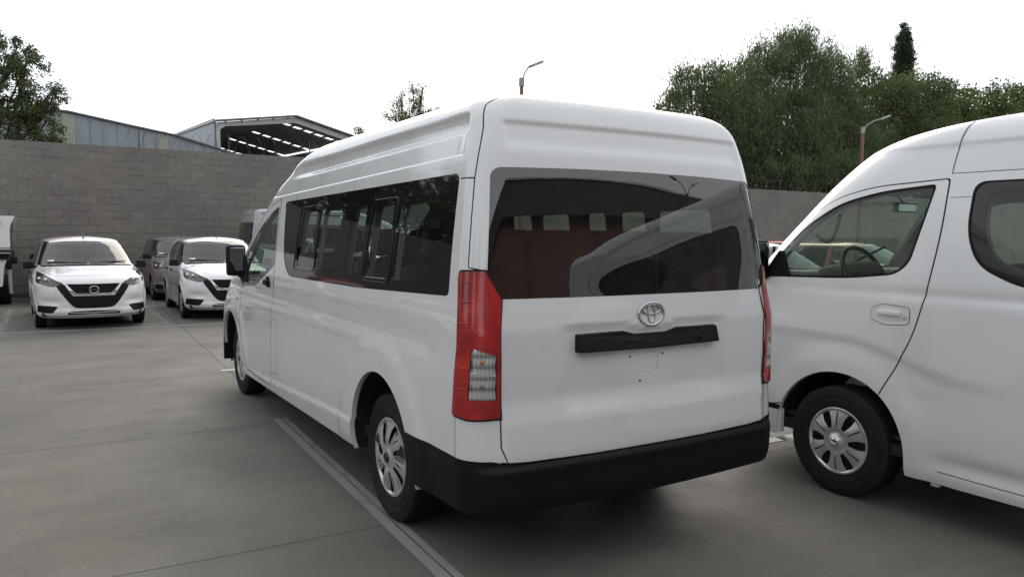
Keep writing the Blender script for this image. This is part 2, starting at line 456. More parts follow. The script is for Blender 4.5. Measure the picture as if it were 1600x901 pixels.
# ------------------------------------------------------------ mesh helpers
def link(o, parent=None):
    col.objects.link(o)
    if parent is not None: o.parent = parent
    return o
def mesh_obj(name, verts, faces, mats, parent=None, smooth=False, normals=None, midx=None):
    me = bpy.data.meshes.new(name)
    me.from_pydata([tuple(v) for v in verts] if not isinstance(verts, np.ndarray) else verts.tolist(), [], faces if isinstance(faces, list) else faces.tolist())
    for m in (mats if isinstance(mats, (list, tuple)) else [mats]): me.materials.append(m)
    if midx is not None: me.polygons.foreach_set('material_index', np.asarray(midx, dtype=np.int32))
    if smooth or normals is not None: me.polygons.foreach_set('use_smooth', np.ones(len(me.polygons), dtype=bool))
    if normals is not None: me.normals_split_custom_set_from_vertices(normals.tolist() if isinstance(normals, np.ndarray) else normals)
    me.update()
    return link(bpy.data.objects.new(name, me), parent)
def bm_obj(name, bm, mats, parent=None, smooth=False, bevel=0, loc=None, rot=None, sharp=None, seg=2):
    me = bpy.data.meshes.new(name)
    if bevel:
        es = [e for e in bm.edges if len(e.link_faces) == 2 and e.calc_face_angle(0) > .5]
        if es: bmesh.ops.bevel(bm, geom=es, offset=bevel, segments=seg, profile=.6, affect='EDGES', clamp_overlap=True)
    bm.to_mesh(me); bm.free()
    for m in (mats if isinstance(mats, (list, tuple)) else [mats]): me.materials.append(m)
    if smooth:
        me.polygons.foreach_set('use_smooth', np.ones(len(me.polygons), dtype=bool))
        if sharp: 
            b2 = bmesh.new(); b2.from_mesh(me)
            for e in b2.edges:
                if len(e.link_faces) == 2 and e.calc_face_angle(0) > sharp: e.smooth = False
            b2.to_mesh(me); b2.free()
    o = link(bpy.data.objects.new(name, me), parent)
    if loc is not None: o.location = loc
    if rot is not None: o.rotation_euler = rot
    return o
def box(bm, c, s, rot=None, mi=0, taper=None):
    """box centred c size s"""
    r = bmesh.ops.create_cube(bm, size=1)
    for v in r['verts']:
        q = Vector((v.co.x*s[0], v.co.y*s[1], v.co.z*s[2]))
        if taper and v.co.z > 0: q.x *= taper[0]; q.y *= taper[1]
        if rot: q = Euler(rot).to_matrix() @ q
        v.co = q + Vector(c)
    for f in {f for v in r['verts'] for f in v.link_faces}: f.material_index = mi
    return r['verts']
def tube(bm, pts, rad, seg=8, cap=True, mi=0):
    """tube along points, rad number or list"""
    P = [Vector(p) for p in pts]; n = len(P)
    rs = rad if hasattr(rad, '__len__') else [rad]*n
    rings = []; ref = None
    for i in range(n):
        t = (P[min(i+1, n-1)] - P[max(i-1, 0)]).normalized()
        if ref is None or abs(ref.dot(t)) > .99:
            ref = Vector((0, 0, 1)) if abs(t.z) < .9 else Vector((1, 0, 0))
        a = t.cross(ref).normalized(); b = t.cross(a).normalized(); ref = -b if False else ref
        rings.append([bm.verts.new(P[i] + (a*math.cos(k*2*math.pi/seg) + b*math.sin(k*2*math.pi/seg))*rs[i]) for k in range(seg)])
    for i in range(n-1):
        for k in range(seg):
            f = bm.faces.new((rings[i][k], rings[i][(k+1) % seg], rings[i+1][(k+1) % seg], rings[i+1][k])); f.material_index = mi
    if cap:
        for r in (rings[0], rings[-1]):
            try: bm.faces.new(r).material_index = mi
            except Exception: pass
def prism(bm, poly, d0, d1, axis='y', mi=0):
    """extrude a 2-D polygon between d0 and d1 on an axis"""
    def mk(a, b, d):
        return {'y': (a, d, b), 'x': (d, a, b), 'z': (a, b, d)}[axis]
    A = [bm.verts.new(mk(a, b, d0)) for a, b in poly]; B = [bm.verts.new(mk(a, b, d1)) for a, b in poly]
    fs = [bm.faces.new(A), bm.faces.new(B[::-1])]
    n = len(poly)
    for i in range(n): fs.append(bm.faces.new((A[i], B[i], B[(i+1) % n], A[(i+1) % n])))
    for f in fs: f.material_index = mi
    bmesh.ops.recalc_face_normals(bm, faces=fs)
    return fs
def lathe(bm, prof, seg=64, mi=None, ang0=0):
    """profile [(x, r)] round the X axis"""
    rings = []
    for x, r in prof:
        rings.append([bm.verts.new((x, r*math.cos(a), r*math.sin(a))) for a in [ang0 + 2*math.pi*k/seg for k in range(seg)]])
    for i in range(len(prof)-1):
        for k in range(seg):
            f = bm.faces.new((rings[i][k], rings[i][(k+1) % seg], rings[i+1][(k+1) % seg], rings[i+1][k]))
            if mi: f.material_index = mi[i]
    return rings
def inpoly(pts, poly):
    poly = np.asarray(poly); x, y = pts[:, 0], pts[:, 1]
    res = np.zeros(len(pts), bool)
    mn, mx_ = poly.min(0), poly.max(0)
    c = np.where((x >= mn[0]) & (x <= mx_[0]) & (y >= mn[1]) & (y <= mx_[1]))[0]
    if len(c) == 0: return res
    px, py = x[c], y[c]; ins = np.zeros(len(c), bool)
    a = poly; b = np.roll(poly, -1, 0)
    for (x0, y0), (x1, y1) in zip(a, b):
        if y0 == y1: continue
        m = ((y0 > py) != (y1 > py)) & (px < (x1-x0)*(py-y0)/(y1-y0) + x0)
        ins ^= m
    res[c] = ins
    return res
def cdt(pts, loops, guides=()):
    """constrained triangulation of free pts plus closed loops"""
    vs = [tuple(p) for p in pts]; es = []
    for lp in loops:
        i0 = len(vs); n = len(lp)
        vs += [tuple(p) for p in lp]
        es += [(i0+i, i0+(i+1) % n) for i in range(n)]
    for gl in guides:
        i0 = len(vs); vs += [tuple(p) for p in gl]; es += [(i0+i, i0+i+1) for i in range(len(gl)-1)]
    v, e, f, *_ = delaunay_2d_cdt([Vector(p) for p in vs], es, [], 0, 1e-5, False)
    return np.array([(p.x, p.y) for p in v]), np.array([t for t in f if len(t) == 3], dtype=np.int32)
class Sheet:
    def __init__(s, skin, h, loops, guides=()):
        """loops: [(region, uv loop)]; the last loop round a triangle names it"""
        s.skin = skin; U4 = skin.U[3]
        nu = int(U4/h[0]); nv = int((skin.v1-skin.v0)/h[1])
        us = np.linspace(0, U4, nu+1); vs = np.linspace(skin.v0, skin.v1, nv+1)
        # finer columns round the rear corner
        U1, U2 = skin.U[:2]
        us = np.unique(np.round(np.concatenate([us, np.linspace(U1, U2, 9)]), 5))
        g = np.stack(np.meshgrid(us, vs, indexing='ij'), -1).reshape(-1, 2)
        uv, tri = cdt(g, [l for _, l in loops], guides)
        c = uv[tri].mean(1)
        inside = (c[:, 0] > 0) & (c[:, 0] < U4) & (c[:, 1] > skin.v0) & (c[:, 1] < skin.v1)
        reg = np.array(['body']*len(tri), dtype=object)
        for nm, lp in loops: reg[inpoly(c, lp)] = nm
        reg[~inside] = 'void'
        # consistent winding in uv
        a = uv[tri]; cr = (a[:, 1, 0]-a[:, 0, 0])*(a[:, 2, 1]-a[:, 0, 1]) - (a[:, 1, 1]-a[:, 0, 1])*(a[:, 2, 0]-a[:, 0, 0])
        tri[cr > 0] = tri[cr > 0][:, ::-1]
        ok = np.abs(cr) > 1e-9
        s.uv = uv; s.tri = tri[ok]; s.reg = reg[ok]
        uvc = np.clip(uv, [0, skin.v0], [U4, skin.v1])
        s.P = skin.P(uvc[:, 0], uvc[:, 1]); s.N = skin.N(uvc[:, 0], uvc[:, 1])
    def part(s, name, regs, parent, side='both', drop=0):
        """regs: {region: (material, offset)}; side both / left / right"""
        V = []; F = []; NN = []; MI = []; mats = []; base = 0
        for sg in ((1, -1) if side == 'both' else ((1,) if side == 'left' else (-1,))):
            for r, (m, off) in regs.items():
                t = s.tri[s.reg == r]
                if len(t) == 0: continue
                ids, invx = np.unique(t, return_inverse=True)
                t2 = invx.reshape(t.shape)
                o = off(s.P[ids]) if callable(off) else off
                p = s.P[ids] + s.N[ids]*(np.asarray(o).reshape(-1, 1)); n = s.N[ids].copy()
                if sg < 0: p = p*[-1, 1, 1]; n = n*[-1, 1, 1]; t2 = t2[:, ::-1]
                if m not in mats: mats.append(m)
                V.append(p); NN.append(n); F.append(t2 + base); base += len(p); MI += [mats.index(m)]*len(t2)
        if not V: return None
        return mesh_obj(name, np.concatenate(V), np.concatenate(F), mats, parent, True, np.concatenate(NN), MI)
def skirt(skin, loop, depth, name, mat, parent, side=1, off=0.0, inx=True, start=0.0):
    """band running inward from a loop on the skin (gives an opening its thickness)"""
    uv = np.array(loop); p = skin.P(uv[:, 0], uv[:, 1]); n = skin.N(uv[:, 0], uv[:, 1])
    p = p + n*off + np.array([start, 0, 0])
    q = p + np.array([depth, 0, 0]) if inx else p - n*depth
    if side < 0: p = p*[-1, 1, 1]; q = q*[-1, 1, 1]
    k = len(p); V = np.concatenate([p, q]); F = [(i, (i+1) % k, (i+1) % k + k, i + k) for i in range(k) if min(p[i][2], p[(i+1) % k][2]) > .30]
    return mesh_obj(name, V, F, mat, parent, True)
def root(name, label, cat, loc, rz=0, group=None):
    o = bpy.data.objects.new(name, None); col.objects.link(o); o.empty_display_size = .3
    o.location = loc; o.rotation_euler = (0, 0, rz); o['label'] = label; o['category'] = cat
    if group: o['group'] = group
    return o
def tag(o, label, cat, group=None):
    o['label'] = label; o['category'] = cat
    if group: o['group'] = group
    return o
def structure(o): o['kind'] = 'structure'; return o
def stuff(o): o['kind'] = 'stuff'; return o
def tree_copy(o, parent=None, matmap=None):
    c = o.copy(); col.objects.link(c)
    if parent is not None:
        c.parent = parent; c.matrix_parent_inverse = o.matrix_parent_inverse.copy()
    if matmap and c.type == 'MESH' and any(m and m.name in matmap for m in c.data.materials):
        key = (o.data.name, tuple(sorted((a, b.name) for a, b in matmap.items())))
        if key not in _mc:
            d = o.data.copy()
            for i, m in enumerate(d.materials):
                if m and m.name in matmap: d.materials[i] = matmap[m.name]
            _mc[key] = d
        c.data = _mc[key]
    for k in ['group']:
        pass
    for ch in [x for x in bpy.data.objects if x.parent == o]: tree_copy(ch, c, matmap)
    return c
_mc = {}
# ------------------------------------------------------------ wheels
def polar_cover(rad, nsp, kind):
    """wheel cover as a triangulated disc with openings; returns verts, tris, normals, material index. Faces -X"""
    loops = []; regs = []
    def blade(a0, a1, r0, r1, bulge=.0, tw=0.0):
        out = []
        for t in np.linspace(0, 1, 7): out.append((r0, a0 + (a1-a0)*t))
        for t in np.linspace(0, 1, 9)[1:]: out.append((r0 + (r1-r0)*t, a1 + tw*t + bulge*math.sin(math.pi*t)))
        for t in np.linspace(0, 1, 7)[1:]: out.append((r1, a1 + tw + (a0-a1)*t))
        for t in np.linspace(0, 1, 9)[1:-1]: out.append((r1 + (r0-r1)*t, a0 + tw*(1-t) - bulge*math.sin(math.pi*t)))
        return [(r*math.cos(a), r*math.sin(a)) for r, a in out]
    for k in range(nsp):
        a = 2*math.pi*k/nsp
        if kind == 'twist':
            loops.append(blade(a-.10, a+.115, rad*.36, rad*.87, .05, .16)); regs.append('hole')
            loops.append(blade(a+.12, a+.27, rad*.34, rad*.89, .03, .16)); regs.append('chrome')
            b = a + math.pi/nsp
            loops.append(blade(b-.012, b+.012, rad*.45, rad*.80, .02, .14)); regs.append('hole')
        else:
            loops.append(blade(a-.13, a+.13, rad*.40, rad*.87, .06, 0)); regs.append('hole')
            b = a + math.pi/nsp
            loops.append(blade(b-.028, b+.028, rad*.42, rad*.84, .0, 0)); regs.append('hole')
    g = [(0, 0)]
    for r in np.linspace(.06, 1, 20):
        for k in range(72): g.append((rad*r*math.cos(k*math.pi/36), rad*r*math.sin(k*math.pi/36)))
    uv, tri = cdt(g, [dens(l + [l[0]], .012)[:-1] for l in loops])
    c = uv[tri].mean(1); reg = np.array(['b']*len(tri), dtype=object)
    for l, rg in zip(loops, regs): reg[inpoly(c, l)] = rg
    rr = np.hypot(uv[:, 0], uv[:, 1])/rad; th = np.arctan2(uv[:, 1], uv[:, 0])
    def hgt(x, y):
        r = np.hypot(x, y)/rad; t = np.arctan2(y, x)
        h = .030*(1-r**2) + .003*sstep(.20, .13, r) - .008*bandf(r, .27, .08)
        h += .012*sstep(.86, .93, r)*sstep(1.0, .97, r)
        if kind == 'twist': h += .007*np.cos(nsp*(t - .16*r) + math.pi)*sstep(.25, .6, r)*sstep(.95, .85, r)
        else: h += .006*np.cos(nsp*t + math.pi)*sstep(.3, .6, r)*sstep(.95, .85, r)
        return h
    e = 1e-3
    h = hgt(uv[:, 0], uv[:, 1])
    gx = (hgt(uv[:, 0]+e, uv[:, 1]) - hgt(uv[:, 0]-e, uv[:, 1]))/(2*e); gy = (hgt(uv[:, 0], uv[:, 1]+e) - hgt(uv[:, 0], uv[:, 1]-e))/(2*e)
    V = np.stack([-h, uv[:, 0], uv[:, 1]], -1)
    Nn = np.stack([-np.ones(len(h)), -gx, -gy], -1); Nn /= np.linalg.norm(Nn, axis=1, keepdims=True)
    keep = reg != 'hole'; tri = tri[keep]; reg = reg[keep]
    a = uv[tri]; cr = (a[:, 1, 0]-a[:, 0, 0])*(a[:, 2, 1]-a[:, 0, 1]) - (a[:, 1, 1]-a[:, 0, 1])*(a[:, 2, 0]-a[:, 0, 0])
    tri[cr > 0] = tri[cr > 0][:, ::-1]
    return V, tri, Nn, (reg == 'chrome').astype(int)
def make_wheel(parent, loc, rad, wid, cap, nsp, kind, side, badge='ring', mats=None, covered=True):
    """tyre with a cover; outer face towards -X for side=-1. returns the tyre object"""
    bm = bmesh.new(); W = wid/2; sh = .035
    prof = [(W*.9, cap*.96), (W*.97, cap*1.1), (W*.995, rad*.74), (W*.965, rad*.752), (W*.965, rad*.775), (W, rad*.785), (W, rad*.865), (W*.97, rad*.875), (W*.965, rad*.93), (W*.86, rad*.985)]
    mid = []
    for gx in (.55, .18, -.18, -.55):
        for dx, dr in ((.06, 0), (.055, .008), (-.055, .008), (-.06, 0)):
            mid.append((W*(gx+dx), rad*(.998 - .006*gx*gx) - dr))
    prof = prof + mid + [(-x, r) for x, r in prof[:10][::-1]]
    prof += [(-W*.86, cap*.99), (-W*.62, cap*.97), (-W*.60, cap*.1), (-W*.60, .001)]
    rings = lathe(bm, prof, 96)
    # tread sipes: pull alternate shoulder verts in a little
    for i in (8, 9, 10, 25, 26, 27):
        if i < len(rings):
            for k, v in enumerate(rings[i]):
                if k % 3 == 0:
                    s_ = (rad-.0025)/rad; v.co.y *= s_; v.co.z *= s_
    bmesh.ops.recalc_face_normals(bm, faces=bm.faces)
    o = bm_obj('wheel', bm, [M['rubber']], parent, True, loc=loc, sharp=R(38))
    if side > 0: o.rotation_euler = (0, 0, math.pi)
    key = ('cap', cap, nsp, kind)
    if key not in _mc:
        V, t, n, mi = polar_cover(cap, nsp, kind)
        c = mesh_obj('hubcap', V + np.array([-W*.80, 0, 0]), t, mats or [M['hubcap'], M['hubcap_chrome']], o, True, n, mi)
        _mc[key] = c.data
    else:
        c = link(bpy.data.objects.new('hubcap', _mc[key]), o)
    bm = bmesh.new()
    lathe(bm, [(-W*.80-.040, .001), (-W*.80-.040, cap*.11), (-W*.80-.030, cap*.15)], 24)
    if badge == 'ring':
        lathe(bm, [(-W*.80-.041, cap*.065), (-W*.80-.0435, cap*.08), (-W*.80-.041, cap*.10)], 24, mi=[1, 1])
        box(bm, (-W*.80-.041, 0, 0), (.002, cap*.20, cap*.03), mi=1)
    bmesh.ops.recalc_face_normals(bm, faces=bm.faces)
    b = bm_obj('centre_cap', bm, [M['hubcap'] if badge == 'ring' else M['black_gloss'], M['hubcap_chrome']], o, True, sharp=.6)
    bm = bmesh.new(); lathe(bm, [(-W*.45, cap*.98), (-W*.45, .001)], 32); lathe(bm, [(-W*.46, cap*.55), (-W*.6, cap*.5), (-W*.6, cap*.2)], 24)
    bm_obj('brake_disc', bm, M['under'], o)
    return o
def inset_loop(skin, kind, pts, r=.0, step=.035):
    return [tuple(p) for p in skin.inv(kind, rnd_poly(pts, r, step))]
def seam_loop(skin, kind, pts, w=.006, smooth=False, step=.035):
    q = smooth_line(pts, step) if smooth else dens(pts, step)
    uv = skin.inv(kind, [tuple(p) for p in q])
    return [tuple(p) for p in stroke(uv, w)]
def seat(bm, x, y, w=.46, z=.62, back=.62, head=True, face=1, mi=0):
    n0 = len(bm.verts)
    box(bm, (x, y, z), (w, .48, .16), mi=mi)
    box(bm, (x, y-.26*face, z+back/2+.03), (w*.96, .14, back), rot=(R(-12)*-face*-1, 0, 0), mi=mi, taper=(.86, .8))
    if head: box(bm, (x, y-.36*face, z+back+.15), (w*.52, .10, .17), rot=(R(-8)*face, 0, 0), mi=mi)
# ------------------------------------------------------------ the white high-roof van in the middle
def uvl(pts, step=.03):
    return [tuple(p) for p in dens(list(pts) + [pts[0]], step)[:-1]]
def arch_poly(yc, zc, r, zb, sk, ry=None, flat=0):
    ry = ry or r
    p = [(yc + r*math.cos(a), zc + ry*math.sin(a)) for a in np.linspace(0, math.pi, 30)]
    return dens([(yc + r*1.0, zb)] + p + [(yc - r, zb)], .05)
def build_hy():
    sk = HY; U1, U2, U3, U4 = sk.U
    L = []
    def side(nm, pts, r=0, step=.035): L.append((nm, inset_loop(sk, 'side', pts, r, step)))
    def rear(nm, pts, r=0): L.append((nm, inset_loop(sk, 'rear', pts, r)))
    def corner(nm, pts, r=0): L.append((nm, inset_loop(sk, 'corner', pts, r)))
    def seam(kind, pts, w=.007, sm=False): L.append(('seam', seam_loop(sk, kind, pts, w, sm)))
    # tailgate in uv: rear face up to the roof seam
    cs = sk.inv('corner', [(.979, 2.06), (.997, 1.92), (1.01, 1.83), (1.014, 1.63), (1.016, 1.44)])
    cb = sk.inv('rear', [(-.828, 1.42), (-.828, 1.1), (-.828, .80), (-.828, .66), (-.80, .592), (-.70, .585), (-.35, .58), (0, .58)])
    tg = [(0, 2.40), (.45, 2.40), (.74, 2.34), (.90, 2.25), (.945, 2.17)] + [tuple(x) for x in cs] + [tuple(x) for x in cb]
    L.append(('tailgate', uvl(tg)))
    L.append(('seam', [tuple(p) for p in stroke(dens(tg[1:], .03), .006)]))
    # door
    door = [(3.385, 1.868), (3.72, 1.80), (4.02, 1.675), (4.36, 1.47), (4.57, 1.17), (4.545, .98), (4.52, .80), (4.40, .56), (4.34, .345), (3.45, .345), (3.42, .60), (3.37, .90), (3.335, 1.22), (3.34, 1.45)]
    side('front_door', door, [.05, .1, .1, .1, .05, .05, .05, .02, .02, .02, .1, .1, .1, .1])
    side('door_glass', [(3.42, 1.805), (3.66, 1.752), (4.0, 1.62), (4.33, 1.425), (4.545, 1.165), (4.50, 1.10), (3.97, 1.125), (3.345, 1.33)], [.03, .1, .1, .1, .03, .03, .12, .03])
    glass_loop = inset_loop(sk, 'side', [(.262, 1.862), (3.235, 1.832), (3.06, 1.262), (1.4, 1.272), (.226, 1.307)], [.045, .04, .26, 0, .03])
    L.append(('side_glass', glass_loop))
    for a, b in ((2.36, 2.72), (1.84, 2.27), (1.40, 1.66), (.985, 1.285), (.405, .905)):
        side('pane', [(a, 1.355), (b+.02, 1.345), (b-.02, 1.745), (a, 1.752)], .03)
    # mirror-image seams
    seam('side', door[-1:] + door + [], .007) if False else None
    d2 = rnd_poly(door, [.05, .1, .1, .1, .05, .05, .05, .02, .02, .02, .1, .1, .1, .1])
    uvd = sk.inv('side', [tuple(p) for p in d2] + [tuple(d2[0])]); L.append(('seam', [tuple(p) for p in stroke(uvd, .008)]))
    seam('side', [(3.345, .91), (3.20, .905), (3.23, .47), (3.40, .46)], .004)
    seam('corner', [(1.13, 1.836), (1.075, 1.835), (1.012, 1.834)], .006)
    seam('corner', [(1.085, .795), (1.085, .60)], .004)
    rear('rear_glass', [(0.0, 1.893), (-.40, 1.890), (-.812, 1.880), (-.838, 1.65), (-.862, 1.43), (-.822, 1.304), (-.4, 1.302), (0.0, 1.302)], [0, 0, .05, 0, .004, .004, 0, 0])
    # lamp cluster
    lamp = [(1.078, 1.42), (1.066, 1.25), (1.062, 1.10), (1.078, .98), (1.095, .80), (.985, .787), (.807, .792), (.806, 1.05), (.812, 1.300), (.905, 1.424)]
    lr = [.03, 0, .03, .03, .01, .04, .006, 0, .01, .01]
    big = [(s_ + (.011 if s_ > .95 else -.010), z + (.009 if z > 1.2 else -.010)) for s_, z in lamp]
    corner('lamp_border', big, lr); corner('red_lens', lamp, lr)
    corner('clear_lens', [(.963, 1.098), (.826, 1.066), (.826, .872), (.985, .872)], .006)
    # bumper: below .60 at the rear and back to the arch; lower edge cut away
    U = lambda y, z: tuple(sk.inv('side', [(y, z)])[0])
    ub = U(.58, .5)[0]; us = U(1.45, .5)[0]; uf = U(4.36, .4)[0]; u5 = U(5.42, .5)[0]
    L.append(('bumper', uvl([(0, .575), (.70, .580), (.79, .588), (U1+.02, .603), (U2, .606), (ub+.2, .60), (ub+.2, .2), (0, .2)])))
    L.append(('bumper', uvl([(0, .578), (.69, .583), (.775, .594), (.82, .60), (.82, .50), (0, .5)])))
    L.append(('front_bumper', uvl([(u5, .62), (U4, .62), (U4, .19), (u5, .19)])))
    L.append(('void', uvl([(0, .19), (0, .352), (U1, .362), (U2, .365), (ub, .352), (us, .335), (uf, .285), (u5, .26), (U4, .24), (U4, .19)])))
    ar = inset_loop(sk, 'side', arch_poly(1.02, .385, .435, .1, sk, .455)); af = inset_loop(sk, 'side', arch_poly(4.93, .38, .43, .1, sk, .45))
    L += [('void', ar), ('void', af)]
    # front glass
    L.append(('windscreen', inset_loop(sk, 'front', [(0, 2.0), (-.60, 1.97), (-.74, 1.90), (-.86, 1.20), (0, 1.17)], [0, .1, .05, .06, 0])))
    L.append(('grille', inset_loop(sk, 'front', [(0, .98), (-.42, .99), (-.50, .86), (-.40, .60), (0, .60)], .02)))
    L.append(('headlight', inset_loop(sk, 'front', [(-.52, .97), (-.80, 1.05), (-.90, 1.00), (-.84, .84), (-.60, .82)], .03)))
    GU = []
    for c0, sl, offs in ((1.945, .020, (-.006, .002, .009)), (2.040, .016, (-.004, .014, .028, .043, .078, .096, .116))):
        for o_ in offs: GU.append([tuple(p) for p in sk.inv('side', dens([(.20, c0+o_), (.30, c0+o_), (3.6, c0 - sl*3.3 + o_)], .05))])
    for z in (.552, .565, .574): GU.append(dens([(0, z), (U2+.3, z)], .05))
    for z in (.735, .76, .785, .81, .835, .86): GU.append(dens([(0, z), (U1, z)], .02))
    S = Sheet(sk, (.055, .019), L, GU)
    r = root('parked_van', 'white high-roof van in the middle, seen from behind, black garnish and badge on its tailgate', 'van', (0, 0, 0), 0, None)
    W = M['white']; G = M['gap']
    body = S.part('body', {'body': (W, 0), 'seam': (G, -.0035)}, r)
    tgt = S.part('tailgate', {'tailgate': (W, 0)}, r)
    S.part('rear_window', {'rear_glass': (M['glass_rear'], -.003)}, tgt)
    for sd in ('left', 'right'):
        d = S.part('front_door', {'front_door': (W, 0)}, r, sd)
        S.part('door_window', {'door_glass': (M['glass_clear'], -.004)}, d, sd)
        sw = S.part('side_window', {'side_glass': (M['frit'], -.003), 'pane': (M['glass_dark'], -.006)}, r, sd)
        ll = S.part('tail_lamp', {'red_lens': (M['red_lens'], .012), 'lamp_border': (M['gap'], .003)}, r, sd)
        ll['label'] = 'red tail lamp with clear lower window'
        S.part('clear_lens', {'clear_lens': (M['lens_clear'], .010)}, ll, sd)
        S.part('lamp_reflector', {'clear_lens': (M['lamp_reflector'], lambda p: .0075 - .012*np.abs(np.sin((p[:, 2]-.872)*math.pi/.098))**2)}, ll, sd)
        sg = 1 if sd == 'left' else -1
        bm = bmesh.new(); bmesh.ops.create_uvsphere(bm, u_segments=10, v_segments=8, radius=.010)
        bm_obj('orange_bulb', bm, M['orange'], ll, True, loc=(-.905*sg, -.004, 1.035))
        q9 = sk.inv('corner', [(.968, .985), (.826, .975)]); q9 = sk.P(q9[:, 0], q9[:, 1]) + sk.N(q9[:, 0], q9[:, 1])*.008
        bm = bmesh.new(); tube(bm, [tuple(x*[sg, 1, 1]) for x in q9], .004, 6); bm_obj('reflector_bar', bm, M['hubcap_chrome'], ll, True)
        bm = bmesh.new(); bmesh.ops.create_uvsphere(bm, u_segments=10, v_segments=8, radius=.009)
        bm_obj('bulb', bm, M['dash_light'], ll, True, loc=(-.905*sg, -.006, .93))
        # fins on the outer edge of the lamp
        for z in (1.375, 1.29, 1.20, 1.01, .92):
            bm = bmesh.new(); uvp = sk.inv('corner', [(1.055, z), (1.02, z-.001), (.985, z-.001)]); q = sk.P(uvp[:, 0], uvp[:, 1]) + sk.N(uvp[:, 0], uvp[:, 1])*.013
            tube(bm, [tuple(x*[sg, 1, 1]) for x in q], .0028, 5)
            bm_obj('lamp_fin', bm, M['red_lens'], ll, True)
        S.part('headlight', {'headlight': (M['glass_car'], 0)}, r, sd)
        for nm, lp in (('rear_arch_lip', ar), ('front_arch_lip', af)):
            skirt(sk, lp, .035, 'arch_lip', W, body, sg)
            skirt(sk, lp, .62, 'arch_liner', M['liner'], body, sg, start=.028)
    S.part('rear_bumper', {'bumper': (M['black_plastic'], .004)}, r)
    S.part('front_bumper', {'front_bumper': (W, .004)}, r)
    S.part('windscreen', {'windscreen': (M['glass_car'], -.004)}, r)
    S.part('grille', {'grille': (M['black_plastic'], .006)}, r)
    # frames round the sliding panes of the side window
    for sg in (1, -1):
        for a, b in ((2.30, 2.78), (.95, 1.325)):
            bm = bmesh.new()
            lp = rnd_poly([(a, 1.325), (b+.02, 1.32), (b-.02, 1.775), (a-.01, 1.782)], .04, .05)
            uvp = sk.inv('side', [tuple(x) for x in lp] + [tuple(lp[0])]); q = sk.P(uvp[:, 0], uvp[:, 1]) + sk.N(uvp[:, 0], uvp[:, 1])*.001
            tube(bm, [tuple(x*[sg, 1, 1]) for x in q - sk.N(uvp[:, 0], uvp[:, 1])*.002], .0030, 6, cap=False)
            bm_obj('pane_frame', bm, M['black_gloss'], r, True)
            bm = bmesh.new(); uvp = sk.inv('side', [(a+.05, 1.345), (b-.03, 1.340)]); q = sk.P(uvp[:, 0], uvp[:, 1]) + sk.N(uvp[:, 0], uvp[:, 1])*.002
            tube(bm, [tuple(x*[sg, 1, 1]) for x in q], .0025, 6); bm_obj('pane_rail', bm, M['hubcap'], r, True)
            zb = 1.42
            bm = bmesh.new(); uvp = sk.inv('side', [(b-.035, zb+.02)]); q = sk.P(uvp[:, 0], uvp[:, 1])[0]
            box(bm, (sg*(q[0]-.001), q[1], q[2]), (.010, .035, .10)); bm_obj('pane_latch', bm, M['black_plastic'], r, bevel=.004)
    # inner trim with the same openings
    keep = {k: (M['trim'], -.055) for k in ('body', 'front_door', 'tailgate', 'seam')}
    keep['side_glass'] = (M['trim'], -.05)
    lin = S.part('cabin_lining', keep, r)
    # floor, underbody, seats
    bm = bmesh.new(); box(bm, (0, 2.72, .42), (1.80, 5.2, .06)); box(bm, (0, 2.9, .33), (1.1, 4.9, .12)); box(bm, (0, .40, .42), (1.5, .6, .14))
    box(bm, (.0, 1.06, .36), (1.3, .09, .09)); box(bm, (.0, 4.93, .36), (1.3, .09, .09)); box(bm, (0, .05, .48), (1.6, .08, .2))
    bm_obj('underbody', bm, M['under'], r)
    bm = bmesh.new(); box(bm, (0, 2.7, .47), (1.7, 5.0, .02)); bm_obj('cabin_floor', bm, M['dash'], r)
    bm = bmesh.new(); box(bm, (0, 1.9, 2.12), (1.25, 3.2, .05)); bm_obj('headliner', bm, M['headliner'], lin, bevel=.02)
    bm = bmesh.new(); box(bm, (.12, .36, 2.02), (.42, .13, .035)); bm_obj('ceiling_vent', bm, M['headliner'], lin, bevel=.01)
    sm = None
    for y in (1.42, 2.22, 3.02):
        for x in (-.58, -.12, .52) if y > 1 else (-.62, -.21, .21, .62):
            if sm is None:
                bm = bmesh.new(); seat(bm, 0, 0, .42, .80, .58); s_ = bm_obj('seat', bm, M['seat'], r, bevel=.03, loc=(x, y, 0)); sm = s_.data
            else:
                s_ = link(bpy.data.objects.new('seat', sm), r); s_.location = (x, y, 0)
    bm = bmesh.new(); box(bm, (0, .45, .80), (1.74, .30, .5)); bm_obj('rear_bench', bm, M['seat'], r, bevel=.05)
    for x in (-.66, -.22, .22, .66):
        bm = bmesh.new(); box(bm, (x, .42, 1.28), (.432, .20, .66), taper=(.94, .7)); bm_obj('bench_back', bm, M['seat'], r, bevel=.06, seg=3)
    for x in (-.48, .45):
        s_ = link(bpy.data.objects.new('seat', sm), r); s_.location = (x, 3.85, .02)
    bm = bmesh.new(); box(bm, (0, 4.9, 1.02), (1.7, .75, .30), taper=(.97, .6)); bm_obj('dashboard', bm, M['dash'], r, bevel=.05)
    steering(r, (-.42, 4.33, 1.16), M['black_plastic'])
